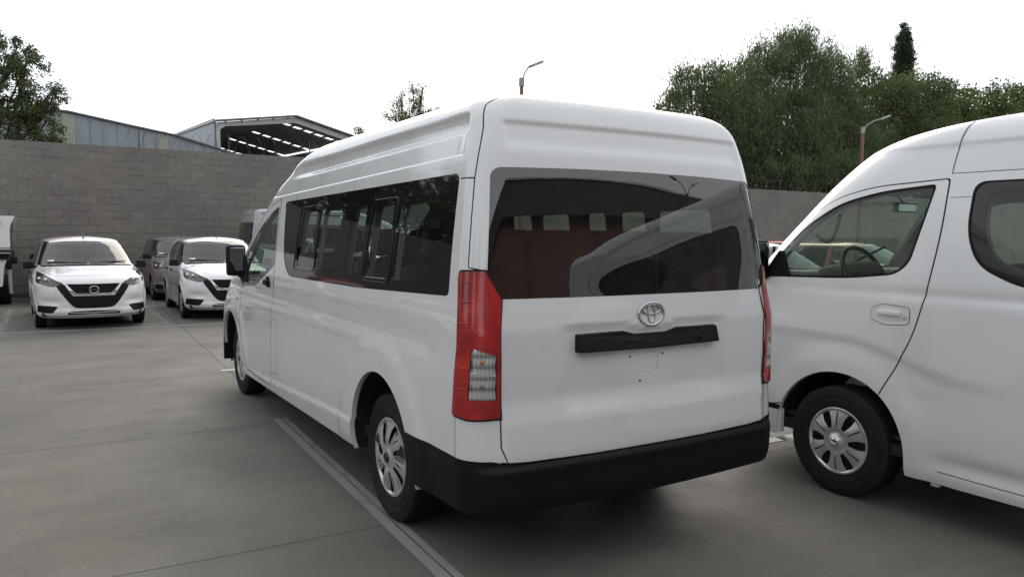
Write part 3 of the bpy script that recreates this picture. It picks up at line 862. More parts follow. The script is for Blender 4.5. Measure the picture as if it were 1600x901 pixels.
    # door mirror on both sides
    for sg in (1, -1):
        bm = bmesh.new(); box(bm, (-sg*1.02, 4.50, 1.335), (.165, .11, .285)); mh = bm_obj('door_mirror', bm, M['black_plastic'], r, bevel=.04, seg=4)
        bm = bmesh.new(); box(bm, (-sg*1.02, 4.440, 1.345), (.125, .008, .215), rot=(R(4), 0, R(-9)*sg)); bm_obj('mirror_glass', bm, M['mirror'], mh, bevel=.02)
        bm = bmesh.new(); tube(bm, [(-sg*.94, 4.45, 1.18), (-sg*.97, 4.48, 1.20), (-sg*1.02, 4.50, 1.24)], .035, 8); bm_obj('mirror_arm', bm, M['black_plastic'], mh, True)
        bm = bmesh.new(); prism(bm, rnd_poly([(4.55, 1.15), (4.38, 1.38), (4.28, 1.14)], .02, .05), -sg*.972, -sg*.945, 'x'); bm_obj('mirror_base', bm, M['black_plastic'], r)
        # pull handle
        bm = bmesh.new(); box(bm, (-sg*.985, 3.50, 1.185), (.03, .13, .045)); box(bm, (-sg*.972, 3.50, 1.19), (.02, .06, .085)); bm_obj('door_handle', bm, M['black_plastic'], r, bevel=.01)
        bm = bmesh.new(); box(bm, (-sg*.986, 4.66, .97), (.014, .05, .03)); bm_obj('side_repeater', bm, M['hubcap'], r, bevel=.004)
        bm = bmesh.new(); box(bm, (-sg*.93, 5.37, .42), (.10, .03, .26)); bm_obj('mud_guard', bm, M['black_plastic'], r, bevel=.01)
    def ys(x, z):
        q_ = sk.inv('rear', [(-abs(x), z)]); return float(sk.P(q_[:, 0], q_[:, 1])[0][1])
    # plate garnish with its dip under the badge
    bm = bmesh.new()
    top = [(.44, 1.138), (.17, 1.142), (.10, 1.125), (-.10, 1.125), (-.17, 1.142), (-.44, 1.138)]
    poly = dens([(-.44, 1.052), (0, 1.046), (.44, 1.052)] + top, .1)
    prism(bm, poly, -.082, -.02, 'y')
    for v in bm.verts:
        if v.co.y < -.05 and v.co.z > 1.11: v.co.z -= .008; v.co.y += .022
    bm_obj('tailgate_garnish', bm, M['black_plastic'], tgt, bevel=.005)
    bm = bmesh.new(); bmesh.ops.create_cone(bm, cap_ends=True, segments=16, radius1=.010, radius2=.010, depth=.012)
    bm_obj('tailgate_lock', bm, M['gap'], tgt, loc=(.31, -.083, 1.085), rot=(R(90), 0, 0))
    # three-oval badge
    bm = bmesh.new()
    def oval(cx, cz, rx, rz, t, taper=0):
        n = 48; q = [(cx + rx*math.cos(a), -.056, cz + rz*math.sin(a)) for a in np.linspace(0, 2*math.pi, n+1)]
        tube(bm, q, [t*(1 + taper*math.sin(a)) for a in np.linspace(0, 2*math.pi, n+1)], 8, cap=False)
    oval(0, 1.208, .079, .0545, .0078); oval(0, 1.231, .057, .0225, .0058, .2); oval(0, 1.209, .0215, .0445, .0055)
    yb = ys(0, 1.208)
    for v in bm.verts: v.co.y = yb - .004 + (v.co.y + .056)*.8
    bm_obj('badge', bm, M['chrome'], tgt, True)
    # number-plate fixing: two screw holes, pressed cage
    for x, z in ((-.123, 1.008), (.083, 1.012), (-.055, .885)):
        bm = bmesh.new(); box(bm, (x, ys(x, z)-.0005, z), (.010, .004, .008)); bm_obj('fixing_hole', bm, M['gap'], tgt)
    bm = bmesh.new()
    q = rnd_poly([(-.085, 1.02), (-.085, .935), (.055, .935), (.055, 1.02)], .03, .02)
    qq = sk.inv('rear', [(-abs(a), b) for a, b in q]); yy = sk.P(qq[:, 0], qq[:, 1])[:, 1]
    tube(bm, [(a, y_-.0002, b) for (a, b), y_ in zip(q, yy)], .0022, 5, cap=False); bm_obj('plate_pressing', bm, W, tgt, True)
    for sg in (-1, 1):
        make_wheel(r, (sg*.80, 1.06, .352), .354, .215, .226, 7, 'twist', sg, 'plain')
        make_wheel(r, (sg*.80, 4.93, .352), .354, .215, .226, 7, 'twist', sg, 'plain')
    # wiper arm parked on the rear screen is absent; rear seat belt fittings omitted
    return r
def steering(parent, c, mat, rr=.19):
    bm = bmesh.new(); tilt = R(28)
    Rm = Euler((R(90) - tilt, 0, 0)).to_matrix()
    n = 36; q = [Vector(c) + Rm @ Vector((rr*math.cos(a), rr*math.sin(a), 0)) for a in np.linspace(0, 2*math.pi, n+1)]
    tube(bm, q, .016, 8, cap=False)
    for a in (R(200), R(340), R(270)):
        tube(bm, [Vector(c) + Rm @ Vector((rr*math.cos(a), rr*math.sin(a), 0)), Vector(c) + Rm @ Vector((.05*math.cos(a), .05*math.sin(a), -.02))], .018, 6)
    vs = box(bm, (0, 0, 0), (.17, .13, .06))
    for v in vs: v.co = Vector(c) + Rm @ (v.co + Vector((0, -.01, -.02)))
    tube(bm, [Vector(c) + Rm @ Vector((0, 0, -.03)), Vector(c) + Rm @ Vector((0, 0, -.45))], .04, 8)
    return bm_obj('steering_wheel', bm, mat, parent, True, sharp=.8)
HYROOT = build_hy()
print('van', round(time.time()-T0, 1))
# ------------------------------------------------------------ the narrower white van on the right
def build_ur():
    sk = UR; U1, U2, U3, U4 = sk.U
    L = []
    def side(nm, pts, r=0, step=.035): L.append((nm, inset_loop(sk, 'side', pts, r, step)))
    def rear(nm, pts, r=0): L.append((nm, inset_loop(sk, 'rear', pts, r)))
    def seam(kind, pts, w=.006, sm=False, nm='seam'): L.append((nm, seam_loop(sk, kind, pts, w, sm)))
    L.append(('windscreen', inset_loop(sk, 'front', [(0, 2.02), (-.52, 1.98), (-.585, 1.93), (-.755, 1.25), (0, 1.20)], [0, .1, .05, .06, 0])))
    door = [(3.447, 1.908), (3.88, 1.886), (4.13, 1.83), (4.36, 1.72), (4.53, 1.55), (4.66, 1.34), (4.72, 1.10), (4.74, .80), (4.74, .48), (4.50, .48), (3.755, .66), (3.66, .84), (3.565, 1.02), (3.495, 1.277), (3.458, 1.59)]
    dr = [.02, .1, .1, .1, .1, .1, .1, .1, .03, .03, .03, .12, .12, .12, .12]
    side('front_door', door, dr)
    d2 = rnd_poly(door, dr); uvd = sk.inv('side', [tuple(p) for p in d2] + [tuple(d2[0])]); L.append(('seam', [tuple(p) for p in stroke(uvd, .0075)]))
    gl = [(3.53, 1.866), (3.84, 1.842), (4.10, 1.785), (4.34, 1.655), (4.50, 1.49), (4.60, 1.335), (3.98, 1.352), (3.70, 1.385), (3.625, 1.448)]
    glr = [.03, .1, .1, .1, .1, .03, .1, .08, .10]
    c = np.mean(gl, 0)
    side('door_seal', [tuple(c + (np.array(p)-c)*np.array([1.035, 1.06])) for p in gl], glr)
    side('door_glass', gl, glr)
    # sliding door and fixed glass behind it
    side('seal', [(3.315, 1.885), (3.325, 1.62), (3.25, 1.44), (3.02, 1.335), (2.1, 1.315), (2.1, 1.885)], [.07, .12, .12, .1, .03, .03])
    side('side_glass', [(3.30, 1.875), (3.31, 1.62), (3.235, 1.45), (3.01, 1.348), (2.11, 1.325), (2.11, 1.875)], [.07, .12, .12, .1, .03, .03])
    side('pane', [(3.235, 1.83), (3.24, 1.64), (3.18, 1.49), (2.99, 1.40), (2.16, 1.38), (2.16, 1.83)], [.08, .12, .12, .1, .04, .04])
    side('side_glass', [(2.12, 1.875), (2.12, 1.325), (.22, 1.325), (.22, 1.875)], [.01, .01, .05, .05])
    for a, b in ((2.05, 1.15), (1.08, .22)):
        side('pane', [(a-.05, 1.83), (a-.05, 1.38), (b+.05, 1.38), (b+.05, 1.83)], .05)
    seam('side', [(3.44, 1.935), (2.4, 1.93), (1.4, 1.925), (.15, 1.92)], .005, nm='soft_seam')
    seam('side', [(3.432, 1.803), (3.325, 1.805)], .004, nm='soft_seam')
    seam('side', [(2.07, 1.93), (2.07, 1.315), (2.07, .30)], .006)
    seam('side', [(3.44, 1.935), (3.43, 2.03), (3.415, 2.12), (3.40, 2.19), (3.39, 2.235)], .005, nm='soft_seam')
    seam('side', [(3.40, .31), (3.2, .305), (2.07, .30)], .005)
    rear('rear_glass', [(0, 1.88), (-.64, 1.86), (-.70, 1.34), (0, 1.33)], [0, .06, .06, 0])
    L.append(('tailgate', [tuple(p) for p in stroke(dens([(0, .50), (U1, .50), (U1+.05, 2.1), (.5, 2.3), (0, 2.3)], .04), .007)]))
    corner_l = inset_loop(sk, 'corner', [(.95, 1.30), (.94, .85), (.80, .85), (.82, 1.30)], .02); L.append(('red_lens', corner_l))
    L.append(('grille', inset_loop(sk, 'front', [(0, .95), (-.40, .97), (-.46, .72), (0, .68)], .02)))
    L.append(('headlight', inset_loop(sk, 'front', [(-.48, .98), (-.74, 1.06), (-.80, .80), (-.52, .74)], .03)))
    U = lambda y, z: tuple(sk.inv('side', [(y, z)])[0])
    u0 = U(4.40, .5)[0]
    L.append(('bumper', uvl([(u0, .455), (U4, .46), (U4, .19), (u0, .19)])))
    L.append(('bumper_strip', uvl([(u0, .482), (U4, .487), (U4, .455), (u0, .450)])))
    L.append(('void', uvl([(0, .19), (0, .26), (U(.6, .4)[0], .26), (U(3.3, .4)[0], .237), (U(3.7, .4)[0], .245), (u0, .29), (U4, .24), (U4, .19)])))
    af = inset_loop(sk, 'side', arch_poly(4.02, .345, .437, .1, sk, .418)); ar = inset_loop(sk, 'side', arch_poly(1.08, .345, .42, .1, sk, .41))
    L += [('void', af), ('void', ar)]
    S = Sheet(sk, (.055, .018), L)
    r = root('parked_van', 'white van cut off by the right edge, its steering wheel seen through the door window', 'van', (2.467, -3.95, 0), 0)
    W = M['white2']; G = M['gap']
    body = S.part('body', {'body': (W, 0), 'seam': (G, -.0035), 'soft_seam': (M['soft_gap'], -.003), 'tailgate': (G, -.0035)}, r)
    S.part('rear_window', {'rear_glass': (M['glass_rear'], -.003)}, r)
    S.part('windscreen', {'windscreen': (M['glass_clear'], -.004)}, r)
    S.part('grille', {'grille': (M['black_plastic'], .005)}, r)
    S.part('front_bumper', {'bumper': (W, .006), 'bumper_strip': (M['black_plastic'], .004)}, r)
    for sd in ('left', 'right'):
        sg = 1 if sd == 'left' else -1
        d = S.part('front_door', {'front_door': (W, 0), 'door_seal': (M['black_plastic'], -.002)}, r, sd)
        S.part('door_window', {'door_glass': (M['glass_clear'], -.006)}, d, sd)
        S.part('side_window', {'seal': (M['black_plastic'], .001), 'side_glass': (M['frit'], -.001), 'pane': (M['glass_dark'], -.003)}, r, sd)
        S.part('headlight', {'headlight': (M['glass_car'], .002)}, r, sd)
        S.part('tail_lamp', {'red_lens': (M['red_lens'], .008)}, r, sd)
        for lp in (ar, af):
            skirt(sk, lp, .03, 'arch_lip', W, body, sg); skirt(sk, lp, .58, 'arch_liner', M['liner'], body, sg, start=.028)
        # mud flap edge of the bumper in front of the wheel
        bm = bmesh.new(); box(bm, (-sg*.822, 4.452, .375), (.045, .03, .16)); bm_obj('bumper_end', bm, W, r, bevel=.01)
        # recessed pull handle: surround, cup and bar
        uvp = sk.inv('side', [(3.69, 1.145)]); q = sk.P(uvp[:, 0], uvp[:, 1])[0]
        bm = bmesh.new(); ring = rnd_poly([(3.582, 1.195), (3.582, 1.100), (3.73, 1.085), (3.825, 1.12), (3.81, 1.185), (3.74, 1.205)], [.02, .02, .04, .03, .03, .03], .02)
        tube(bm, [(sg*(q[0]-.0005), a, b) for a, b in ring + [ring[0]]], .0025, 5, cap=False); hs = bm_obj('handle_surround', bm, G, d)
        bm = bmesh.new(); n = len(ring); cc = np.mean(ring, 0)
        ra = [bm.verts.new((sg*(q[0]-.002), a, b)) for a, b in ring]; rb = [bm.verts.new((sg*(q[0]-.004), cc[0]+(a-cc[0])*.90, cc[1]+(b-cc[1])*.86)) for a, b in ring]
        rc = [bm.verts.new((sg*(q[0]+.012), cc[0]+(a-cc[0])*.66, cc[1]+(b-cc[1])*.55)) for a, b in ring]
        for i in range(n):
            j = (i+1) % n; bm.faces.new((ra[i], ra[j], rb[j], rb[i])); bm.faces.new((rb[i], rb[j], rc[j], rc[i]))
        bm.faces.new(rc); bmesh.ops.recalc_face_normals(bm, faces=bm.faces)
        bm_obj('handle_cup', bm, W, d, True, sharp=1.2)
        bm = bmesh.new(); box(bm, (sg*(q[0]-.012), 3.70, 1.158), (.02, .145, .028)); bm_obj('door_handle', bm, W, d, bevel=.008)
        bm = bmesh.new(); bmesh.ops.create_cone(bm, cap_ends=True, segments=14, radius1=.010, radius2=.010, depth=.006); bm_obj('key_hole', bm, M['hubcap'], d, loc=(sg*(q[0]-.006), 3.605, 1.135), rot=(0, R(90), 0))
        # door mirror
        bm = bmesh.new(); box(bm, (-sg*.915, 4.62, 1.44), (.17, .10, .25)); mh = bm_obj('door_mirror', bm, M['black_plastic'], r, bevel=.035, seg=4)
        bm = bmesh.new(); box(bm, (-sg*.915, 4.566, 1.445), (.13, .006, .20)); bm_obj('mirror_glass', bm, M['mirror'], mh, bevel=.02)
        bm = bmesh.new(); tube(bm, [(-sg*.81, 4.60, 1.34), (-sg*.85, 4.62, 1.32), (-sg*.90, 4.62, 1.34)], .03, 8); bm_obj('mirror_arm', bm, M['black_plastic'], mh, True)
        bm = bmesh.new(); prism(bm, rnd_poly([(4.63, 1.325), (4.49, 1.50), (4.43, 1.335)], .01, .05), -sg*.836, -sg*.79, 'x'); bm_obj('mirror_base', bm, M['black_plastic'], r)
        # grab handle inside the windscreen pillar
        bm = bmesh.new(); q_ = [(-sg*(.64 - .03*math.sin(t)), 4.36 - .30*t/math.pi, 1.55 + .20*t/math.pi) for t in np.linspace(0, math.pi, 9)]
        tube(bm, [(-sg*(.64 - .03*math.sin(t)), 4.36 - .17*t/math.pi, 1.60 + .13*t/math.pi - .10*math.sin(t)) for t in np.linspace(0, math.pi, 11)], .012, 7); bm_obj('grab_handle', bm, M['trim'], r, True)
    lin = S.part('cabin_lining', {k: (M['trim'], -.05) for k in ('body', 'front_door', 'seam', 'door_seal', 'seal', 'side_glass')}, r)
    bm = bmesh.new(); box(bm, (0, 2.5, .36), (1.6, 4.7, .06)); box(bm, (0, 2.5, .28), (.9, 4.2, .12)); box(bm, (0, 1.08, .34), (1.2, .09, .09)); box(bm, (0, 4.02, .34), (1.2, .09, .09)); bm_obj('underbody', bm, M['under'], r)
    bm = bmesh.new(); box(bm, (0, 2.4, .42), (1.5, 4.4, .02)); bm_obj('cabin_floor', bm, M['dash'], r)
    bm = bmesh.new(); box(bm, (0, 4.52, 1.16), (1.46, .55, .40), taper=(.97, .55)); box(bm, (-.36, 4.30, 1.36), (.42, .22, .10), rot=(R(-14), 0, 0))
    bm_obj('dashboard', bm, M['dash_light'], r, bevel=.05, seg=3)
    steering(r, (-.36, 4.19, 1.34), M['dash'], .20)
    bm = bmesh.new(); box(bm, (.02, 4.17, 1.79), (.24, .03, .065)); tube(bm, [(.02, 4.17, 1.81), (.02, 4.27, 1.92)], .008, 6); rv = bm_obj('rear_view_mirror', bm, M['dash'], r, bevel=.01)
    bm = bmesh.new(); box(bm, (.02, 4.15, 1.79), (.20, .004, .05)); bm_obj('mirror_glass', bm, M['mirror'], rv)
    bm = bmesh.new()
    seat(bm, 0, 0, .46, .80, .62); s_ = bm_obj('seat', bm, M['seat'], r, bevel=.03, loc=(-.42, 3.45, 0)); sm = s_.data
    for x, y in ((.42, 3.45), (-.5, 2.45), (0, 2.45), (.5, 2.45), (-.5, 1.6), (.5, 1.6), (-.5, .75), (0, .75), (.5, .75)):
        s2 = link(bpy.data.objects.new('seat', sm), r); s2.location = (x, y, 0)
    # wiper arms parked on the windscreen
    for x in (.35, -.35):
        uvp = sk.inv('front', [(-abs(x)-.28, 1.50), (-abs(x), 1.30), (-abs(x)+.25, 1.24)]); q = sk.P(uvp[:, 0], uvp[:, 1]) + sk.N(uvp[:, 0], uvp[:, 1])*.025
        bm = bmesh.new(); tube(bm, [tuple(a*[1 if x < 0 else -1, 1, 1]) for a in q], .010, 6); bm_obj('wiper', bm, M['black_plastic'], r, True)
    uvp = sk.inv('side', [(4.45, 1.62), (4.28, 1.76)]); q = sk.P(uvp[:, 0], uvp[:, 1]) + sk.N(uvp[:, 0], uvp[:, 1])*.03
    bm = bmesh.new(); box(bm, (-.775, 3.43, .235), (.03, .05, .05)); bm_obj('jack_point', bm, M['white_plain'] if 'white_plain' in M else W, r, bevel=.008)
    for sg in (-1, 1):
        for y in (4.02, 1.08): make_wheel(r, (sg*.735, y, .336), .338, .20, .212, 6, 'double', sg, 'ring')
    return r
URROOT = build_ur()
print('van2', round(time.time()-T0, 1))
# ------------------------------------------------------------ small hatchbacks
def build_hb():
    sk = HB; U1, U2, U3, U4 = sk.U
    L = []
    def side(nm, pts, r=0, step=.04): L.append((nm, inset_loop(sk, 'side', pts, r, step)))
    def front(nm, pts, r=0): L.append((nm, inset_loop(sk, 'front', pts, r, .03)))
    def seam(kind, pts, w=.007, sm=False): L.append(('seam', seam_loop(sk, kind, pts, w, sm)))
    side('side_glass', [(2.78, 1.02), (2.44, 1.22), (2.10, 1.37), (1.86, 1.415), (1.66, 1.42), (1.66, .985)], [.02, .1, .1, .05, .02, .02])
    side('rear_side_glass', [(1.58, .985), (1.58, 1.425), (1.0, 1.41), (.62, 1.33), (.50, 1.18), (.85, 1.02)], [.02, .02, .1, .06, .06, .06])
    seam('side', [(1.62, 1.44), (1.62, .96), (1.60, .30)], .008); seam('side', [(2.80, .99), (2.82, .75), (2.66, .30)], .008); seam('side', [(.62, .98), (.86, .60), (1.02, .30)], .008)
    L.append(('windscreen', inset_loop(sk, 'front', [(0, 1.425), (-.30, 1.42), (-.535, 1.395), (-.70, 1.02), (-.40, 1.035), (0, 1.045)], [0, .05, .05, .05, .1, 0])))
    L.append(('cowl', inset_loop(sk, 'front', [(0, 1.040), (-.42, 1.030), (-.70, 1.012), (-.70, .990), (-.42, 1.002), (0, 1.012)], 0)))
    seam('front', [(0, .870), (-.3, .868), (-.56, .872), (-.70, .935), (-.735, .985)], .007, True)
    # black V panel from the lamps down to the bumper, grille between its arms
    front('v_panel', [(0, .555), (-.30, .555), (-.50, .800), (-.50, .735), (-.565, .740), (-.47, .64), (-.33, .45), (-.26, .375), (-.20, .360), (0, .355)][0:2] + [(-.42, .745), (-.55, .76), (-.50, .66), (-.36, .45), (-.29, .375), (-.22, .355), (0, .352)], [0, .02, .02, .01, .03, .05, .04, .02, 0])
    front('chrome_bar', [(0, .575), (-.262, .575), (-.30, .59), (-.418, .745), (-.395, .75), (-.285, .60), (-.25, .59), (0, .592)], 0)
    front('grille', [(0, .745), (-.385, .748), (-.275, .608), (-.24, .594), (0, .594)], 0)
    front('headlight', [(-.43, .762), (-.56, .812), (-.70, .895), (-.765, .93), (-.80, .79), (-.78, .755), (-.60, .700), (-.55, .70)], [.02, .05, .03, .02, .03, .02, .02, .02])
    front('fog', [(-.51, .385), (-.60, .395), (-.78, .40), (-.78, .285), (-.57, .285)], .025)
    front('slit', [(0, .318), (-.30, .312), (-.38, .29), (-.36, .255), (0, .262)], .008)
    L.append(('rear_glass', inset_loop(sk, 'rear', [(0, 1.40), (-.45, 1.38), (-.56, 1.06), (0, 1.04)], [0, .05, .05, 0])))
    L.append(('tail', inset_loop(sk, 'corner', [(1.05, .98), (.80, .98), (.74, .80), (1.02, .76)], .03)))
    af = inset_loop(sk, 'side', arch_poly(3.06, .30, .345, .1, sk)); ar = inset_loop(sk, 'side', arch_poly(.60, .30, .345, .1, sk))
    L += [('void', af), ('void', ar), ('void', uvl([(0, 0), (0, .03), (U4, .03), (U4, 0)]))]
    S = Sheet(sk, (.06, .032), L)
    r = root('parked_car', 'leftmost white hatchback facing the camera, its whole grille and both headlamps in view', 'car', (-1.94, 0, 0), 0)
    W = M['whitecar']; G = M['gap']
    body = S.part('body', {'body': (W, 0), 'seam': (G, -.003)}, r)
    ws = S.part('windscreen', {'windscreen': (M['glass_car'], -.004)}, r)
    S.part('cowl', {'cowl': (M['black_plastic'], .002)}, r)
    S.part('nose_panel', {'v_panel': (M['black_plastic'], .004)}, r)
    S.part('grille_trim', {'chrome_bar': (M['chrome'], .014)}, r)
    gr = S.part('grille', {'grille': (M['gap'], -.02)}, r)
    S.part('rear_window', {'rear_glass': (M['frit'], -.003)}, r)
    for k, z in enumerate((.622, .652, .682, .712, .738)):
        bm = bmesh.new(); x = .262 + (z-.622)*.95
        uvp = sk.inv('front', [(-t, z) for t in np.linspace(0, x, 8)]); q = sk.P(uvp[:, 0], uvp[:, 1]) + sk.N(uvp[:, 0], uvp[:, 1])*.004
        tube(bm, [tuple(a) for a in q[::-1]] + [tuple(a*[-1, 1, 1]) for a in q[1:]], .0055, 5); bm_obj('grille_bar', bm, M['black_plastic'], gr, True)
    bm = bmesh.new(); uvp = sk.inv('front', [(0, .66)]); q = sk.P(uvp[:, 0], uvp[:, 1])[0] + np.array([0, .016, 0])
    tube(bm, [(.068*math.cos(a), q[1], q[2]+.058*math.sin(a)) for a in np.linspace(0, 2*math.pi, 33)], .007, 6, cap=False); box(bm, (0, q[1]+.004, q[2]), (.16, .008, .024))
    bd = bm_obj('badge', bm, M['chrome'], r, True, sharp=.6)
    add_text('badge_lettering', 'NISSAN', .019, bd, (0, q[1]+.0095, q[2]-.0065), (R(90), 0, math.pi), M['gap'])
    S.part('lower_slit', {'slit': (G, -.012)}, r)
    bm = bmesh.new(); uvp = sk.inv('front', [(-t, .288) for t in np.linspace(0, .34, 7)]); q = sk.P(uvp[:, 0], uvp[:, 1]) + sk.N(uvp[:, 0], uvp[:, 1])*.002
    tube(bm, [tuple(a) for a in q[::-1]] + [tuple(a*[-1, 1, 1]) for a in q[1:]], .005, 5); bm_obj('slit_bar', bm, W, r, True)
    for sd in ('left', 'right'):
        sg = 1 if sd == 'left' else -1
        S.part('side_window', {'side_glass': (M['glass_dark'], -.003)}, r, sd); S.part('side_window', {'rear_side_glass': (M['glass_dark'], -.003)}, r, sd)
        hl = S.part('headlight', {'headlight': (M['lens_clear'], .004)}, r, sd)
        S.part('headlight_bowl', {'headlight': (M['lamp_in'], lambda p: -.03 - .015*np.sin(p[:, 0]*34))}, hl, sd)
        for (x, z) in ((-.66, .80), (-.745, .82)):
            uvp = sk.inv('front', [(x, z)]); q = sk.P(uvp[:, 0], uvp[:, 1])[0]
            bm = bmesh.new(); bmesh.ops.create_uvsphere(bm, u_segments=12, v_segments=8, radius=.030); bm_obj('projector', bm, M['chrome'], hl, True, loc=(q[0]*sg, q[1]-.03, q[2]))
        S.part('fog_recess', {'fog': (M['black_plastic'], -.014)}, r, sd)
        S.part('tail_lamp', {'tail': (M['red_lens'], .006)}, r, sd)
        for lp in (ar, af):
            skirt(sk, lp, .02, 'arch_lip', W, body, sg); skirt(sk, lp, .26, 'arch_liner', M['liner'], body, sg, start=.018)
        bm = bmesh.new(); box(bm, (-sg*.872, 2.55, 1.02), (.17, .10, .125), taper=(.9, .8)); tube(bm, [(-sg*.75, 2.58, .99), (-sg*.83, 2.56, .99)], .022, 7)
        mh = bm_obj('door_mirror', bm, M['black_plastic'], r, bevel=.03, seg=3)
        bm = bmesh.new(); box(bm, (-sg*.872, 2.496, 1.02), (.13, .006, .085)); bm_obj('mirror_glass', bm, M['mirror'], mh)
        for y in (1.72, .98):
            bm = bmesh.new(); box(bm, (-sg*.835, y, .86), (.03, .15, .03)); bm_obj('door_handle', bm, M['black_plastic'], r, bevel=.008)
        for y in (3.06, .60): make_wheel(r, (-sg*.735, y, .297), .299, .165, .185, 7, 'double', -sg, 'plain')
    for x in (-.22, .30):
        uvp = sk.inv('front', [(-abs(x)-.32 if x < 0 else -.52, 1.062), (-abs(x), 1.03)]) if False else sk.inv('front', [(-.60, 1.062), (-.25, 1.045), (-.02, 1.035)])
        q = sk.P(uvp[:, 0], uvp[:, 1]) + sk.N(uvp[:, 0], uvp[:, 1])*.018
        bm = bmesh.new(); tube(bm, [tuple(a*[1 if x < 0 else -1, 1, 1]) for a in q], .008, 5); bm_obj('wiper', bm, M['black_plastic'], r, True)
    bm = bmesh.new(); tube(bm, [(0, 1.95, 1.475), (0, 1.90, 1.53)], [.014, .004], 6); bm_obj('aerial', bm, M['black_plastic'], r, True)
    uvp = sk.inv('front', [(-.60, 1.095), (-.50, 1.105), (-.50, 1.075), (-.60, 1.068)]); q = (sk.P(uvp[:, 0], uvp[:, 1]) + sk.N(uvp[:, 0], uvp[:, 1])*.003)*[-1, 1, 1]
    mesh_obj('sticker', q, [(3, 2, 1, 0)], M['sticker'], ws)
    lin = S.part('cabin_lining', {k: (M['trim'], -.04) for k in ('body', 'seam')}, r)
    bm = bmesh.new(); box(bm, (0, 1.9, .26), (1.45, 3.4, .08)); bm_obj('underbody', bm, M['under'], r)
    bm = bmesh.new(); box(bm, (0, 2.72, .86), (1.34, .50, .26), taper=(.96, .5)); bm_obj('dashboard', bm, M['dash'], r, bevel=.04)
    steering(r, (-.33, 2.36, .93), M['black_plastic'], .17)
    bm = bmesh.new(); seat(bm, 0, 0, .46, .50, .58); s_ = bm_obj('seat', bm, M['seat_tan'], r, bevel=.03, loc=(-.34, 1.95, 0))
    for x, y in ((.34, 1.95), (-.36, 1.05), (.36, 1.05)):
        s2 = link(bpy.data.objects.new('seat', s_.data), r); s2.location = (x, y, 0)
    bm = bmesh.new(); box(bm, (0, 2.16, 1.35), (.20, .03, .055)); bm_obj('rear_view_mirror', bm, M['dash'], r, bevel=.01)
    return r
def add_text(name, s, size, parent, loc, rot, mat, ext=.0015):
    cu = bpy.data.curves.new(name, 'FONT'); cu.body = s; cu.size = size; cu.align_x = 'CENTER'; cu.extrude = ext
    t = bpy.data.objects.new(name, cu); col.objects.link(t); dg = bpy.context.evaluated_depsgraph_get(); dg.update()
    me = bpy.data.meshes.new_from_object(t.evaluated_get(dg)); bpy.data.objects.remove(t)
    me.materials.clear(); me.materials.append(mat)
    o = link(bpy.data.objects.new(name, me), parent); o.location = loc; o.rotation_euler = rot
    return o
M['lamp_in'] = simple('lamp_housing', (.10, .10, .105), .25, metal=.8, var=.4, scale=20)
CAR = build_hb()
# nose towards -Y: the car is turned round; its origin is at its tail
def place_car(o, x, y_nose, rz=0):
    a = math.pi + rz
    o.location = (x + 3.86*math.sin(a), y_nose - 3.86*math.cos(a), 0); o.rotation_euler = (0, 0, a)
place_car(CAR, -1.90, 11.28, R(2.2))
WHITE = {}
def car(label, x, y, rz=0, paint_=None, group=None):
    c = tree_copy(CAR, None, {'white_paint_car': M[paint_]} if paint_ else None)
    c['label'] = label
    place_car(c, x, y, R(rz)); return c
car('white hatchback facing the camera, half hidden by the black door mirror of the middle van', .37, 11.66, -1.0)
car('dark grey hatchback close to the block wall behind the second white hatchback', .34, 16.1, 0, 'grey_paint')
car('dark red hatchback against the wall, only its roof showing above the left white hatchback', -1.95, 16.3, 0, 'red_paint')
car('bright red hatchback left of the frame, mirrored in the side glass of the middle van', -5.0, 11.3, 2, 'red_paint')
car('white hatchback beyond the red one, outside the left edge', -7.5, 11.4, 1)
car('dark blue hatchback next to the wall, outside the left edge', -5.6, 16.2, 0, 'blue_paint')
for i, (x, y, p, lab) in enumerate((
        (3.0, 11.5, None, 'white hatchback seen through the rear and side glass of the middle van'),
        (5.5, 11.6, 'maroon', 'maroon hatchback hidden behind the middle van'),
        (8.0, 11.5, None, 'white hatchback seen only through the van glass, third beyond the mirror'),
        (10.6, 11.5, 'red_paint', 'red hatchback seen through the door window of the right van'),
        (13.1, 11.6, 'tan_paint', 'tan hatchback seen through the door window of the right van'),
        (15.7, 11.5, None, 'white hatchback seen above the dashboard of the right van'),
        (18.3, 11.4, 'red_paint', 'red hatchback beyond the steering wheel of the right van'),
        (10.2, 16.0, 'maroon', 'maroon hatchback parked against the wall on the far right row'),
        (12.9, 16.0, None, 'white hatchback parked against the wall in the far right row'),
        (8.6, 4.6, None, 'white hatchback standing beyond the right van, seen through its windows'),
        (11.3, 4.5, 'red_paint', 'red hatchback standing beyond the right van in the near row'))):
    car(lab, x, y, 0, p)
SV = tree_copy(HYROOT, None, {'white_paint': M['silver_paint']}); SV.location = (2.05, 18.9, 0); SV.rotation_euler = (0, 0, R(-90)); SV['label'] = 'silver grey van parked along the block wall, beyond the middle van mirror'
print('cars', round(time.time()-T0, 1))
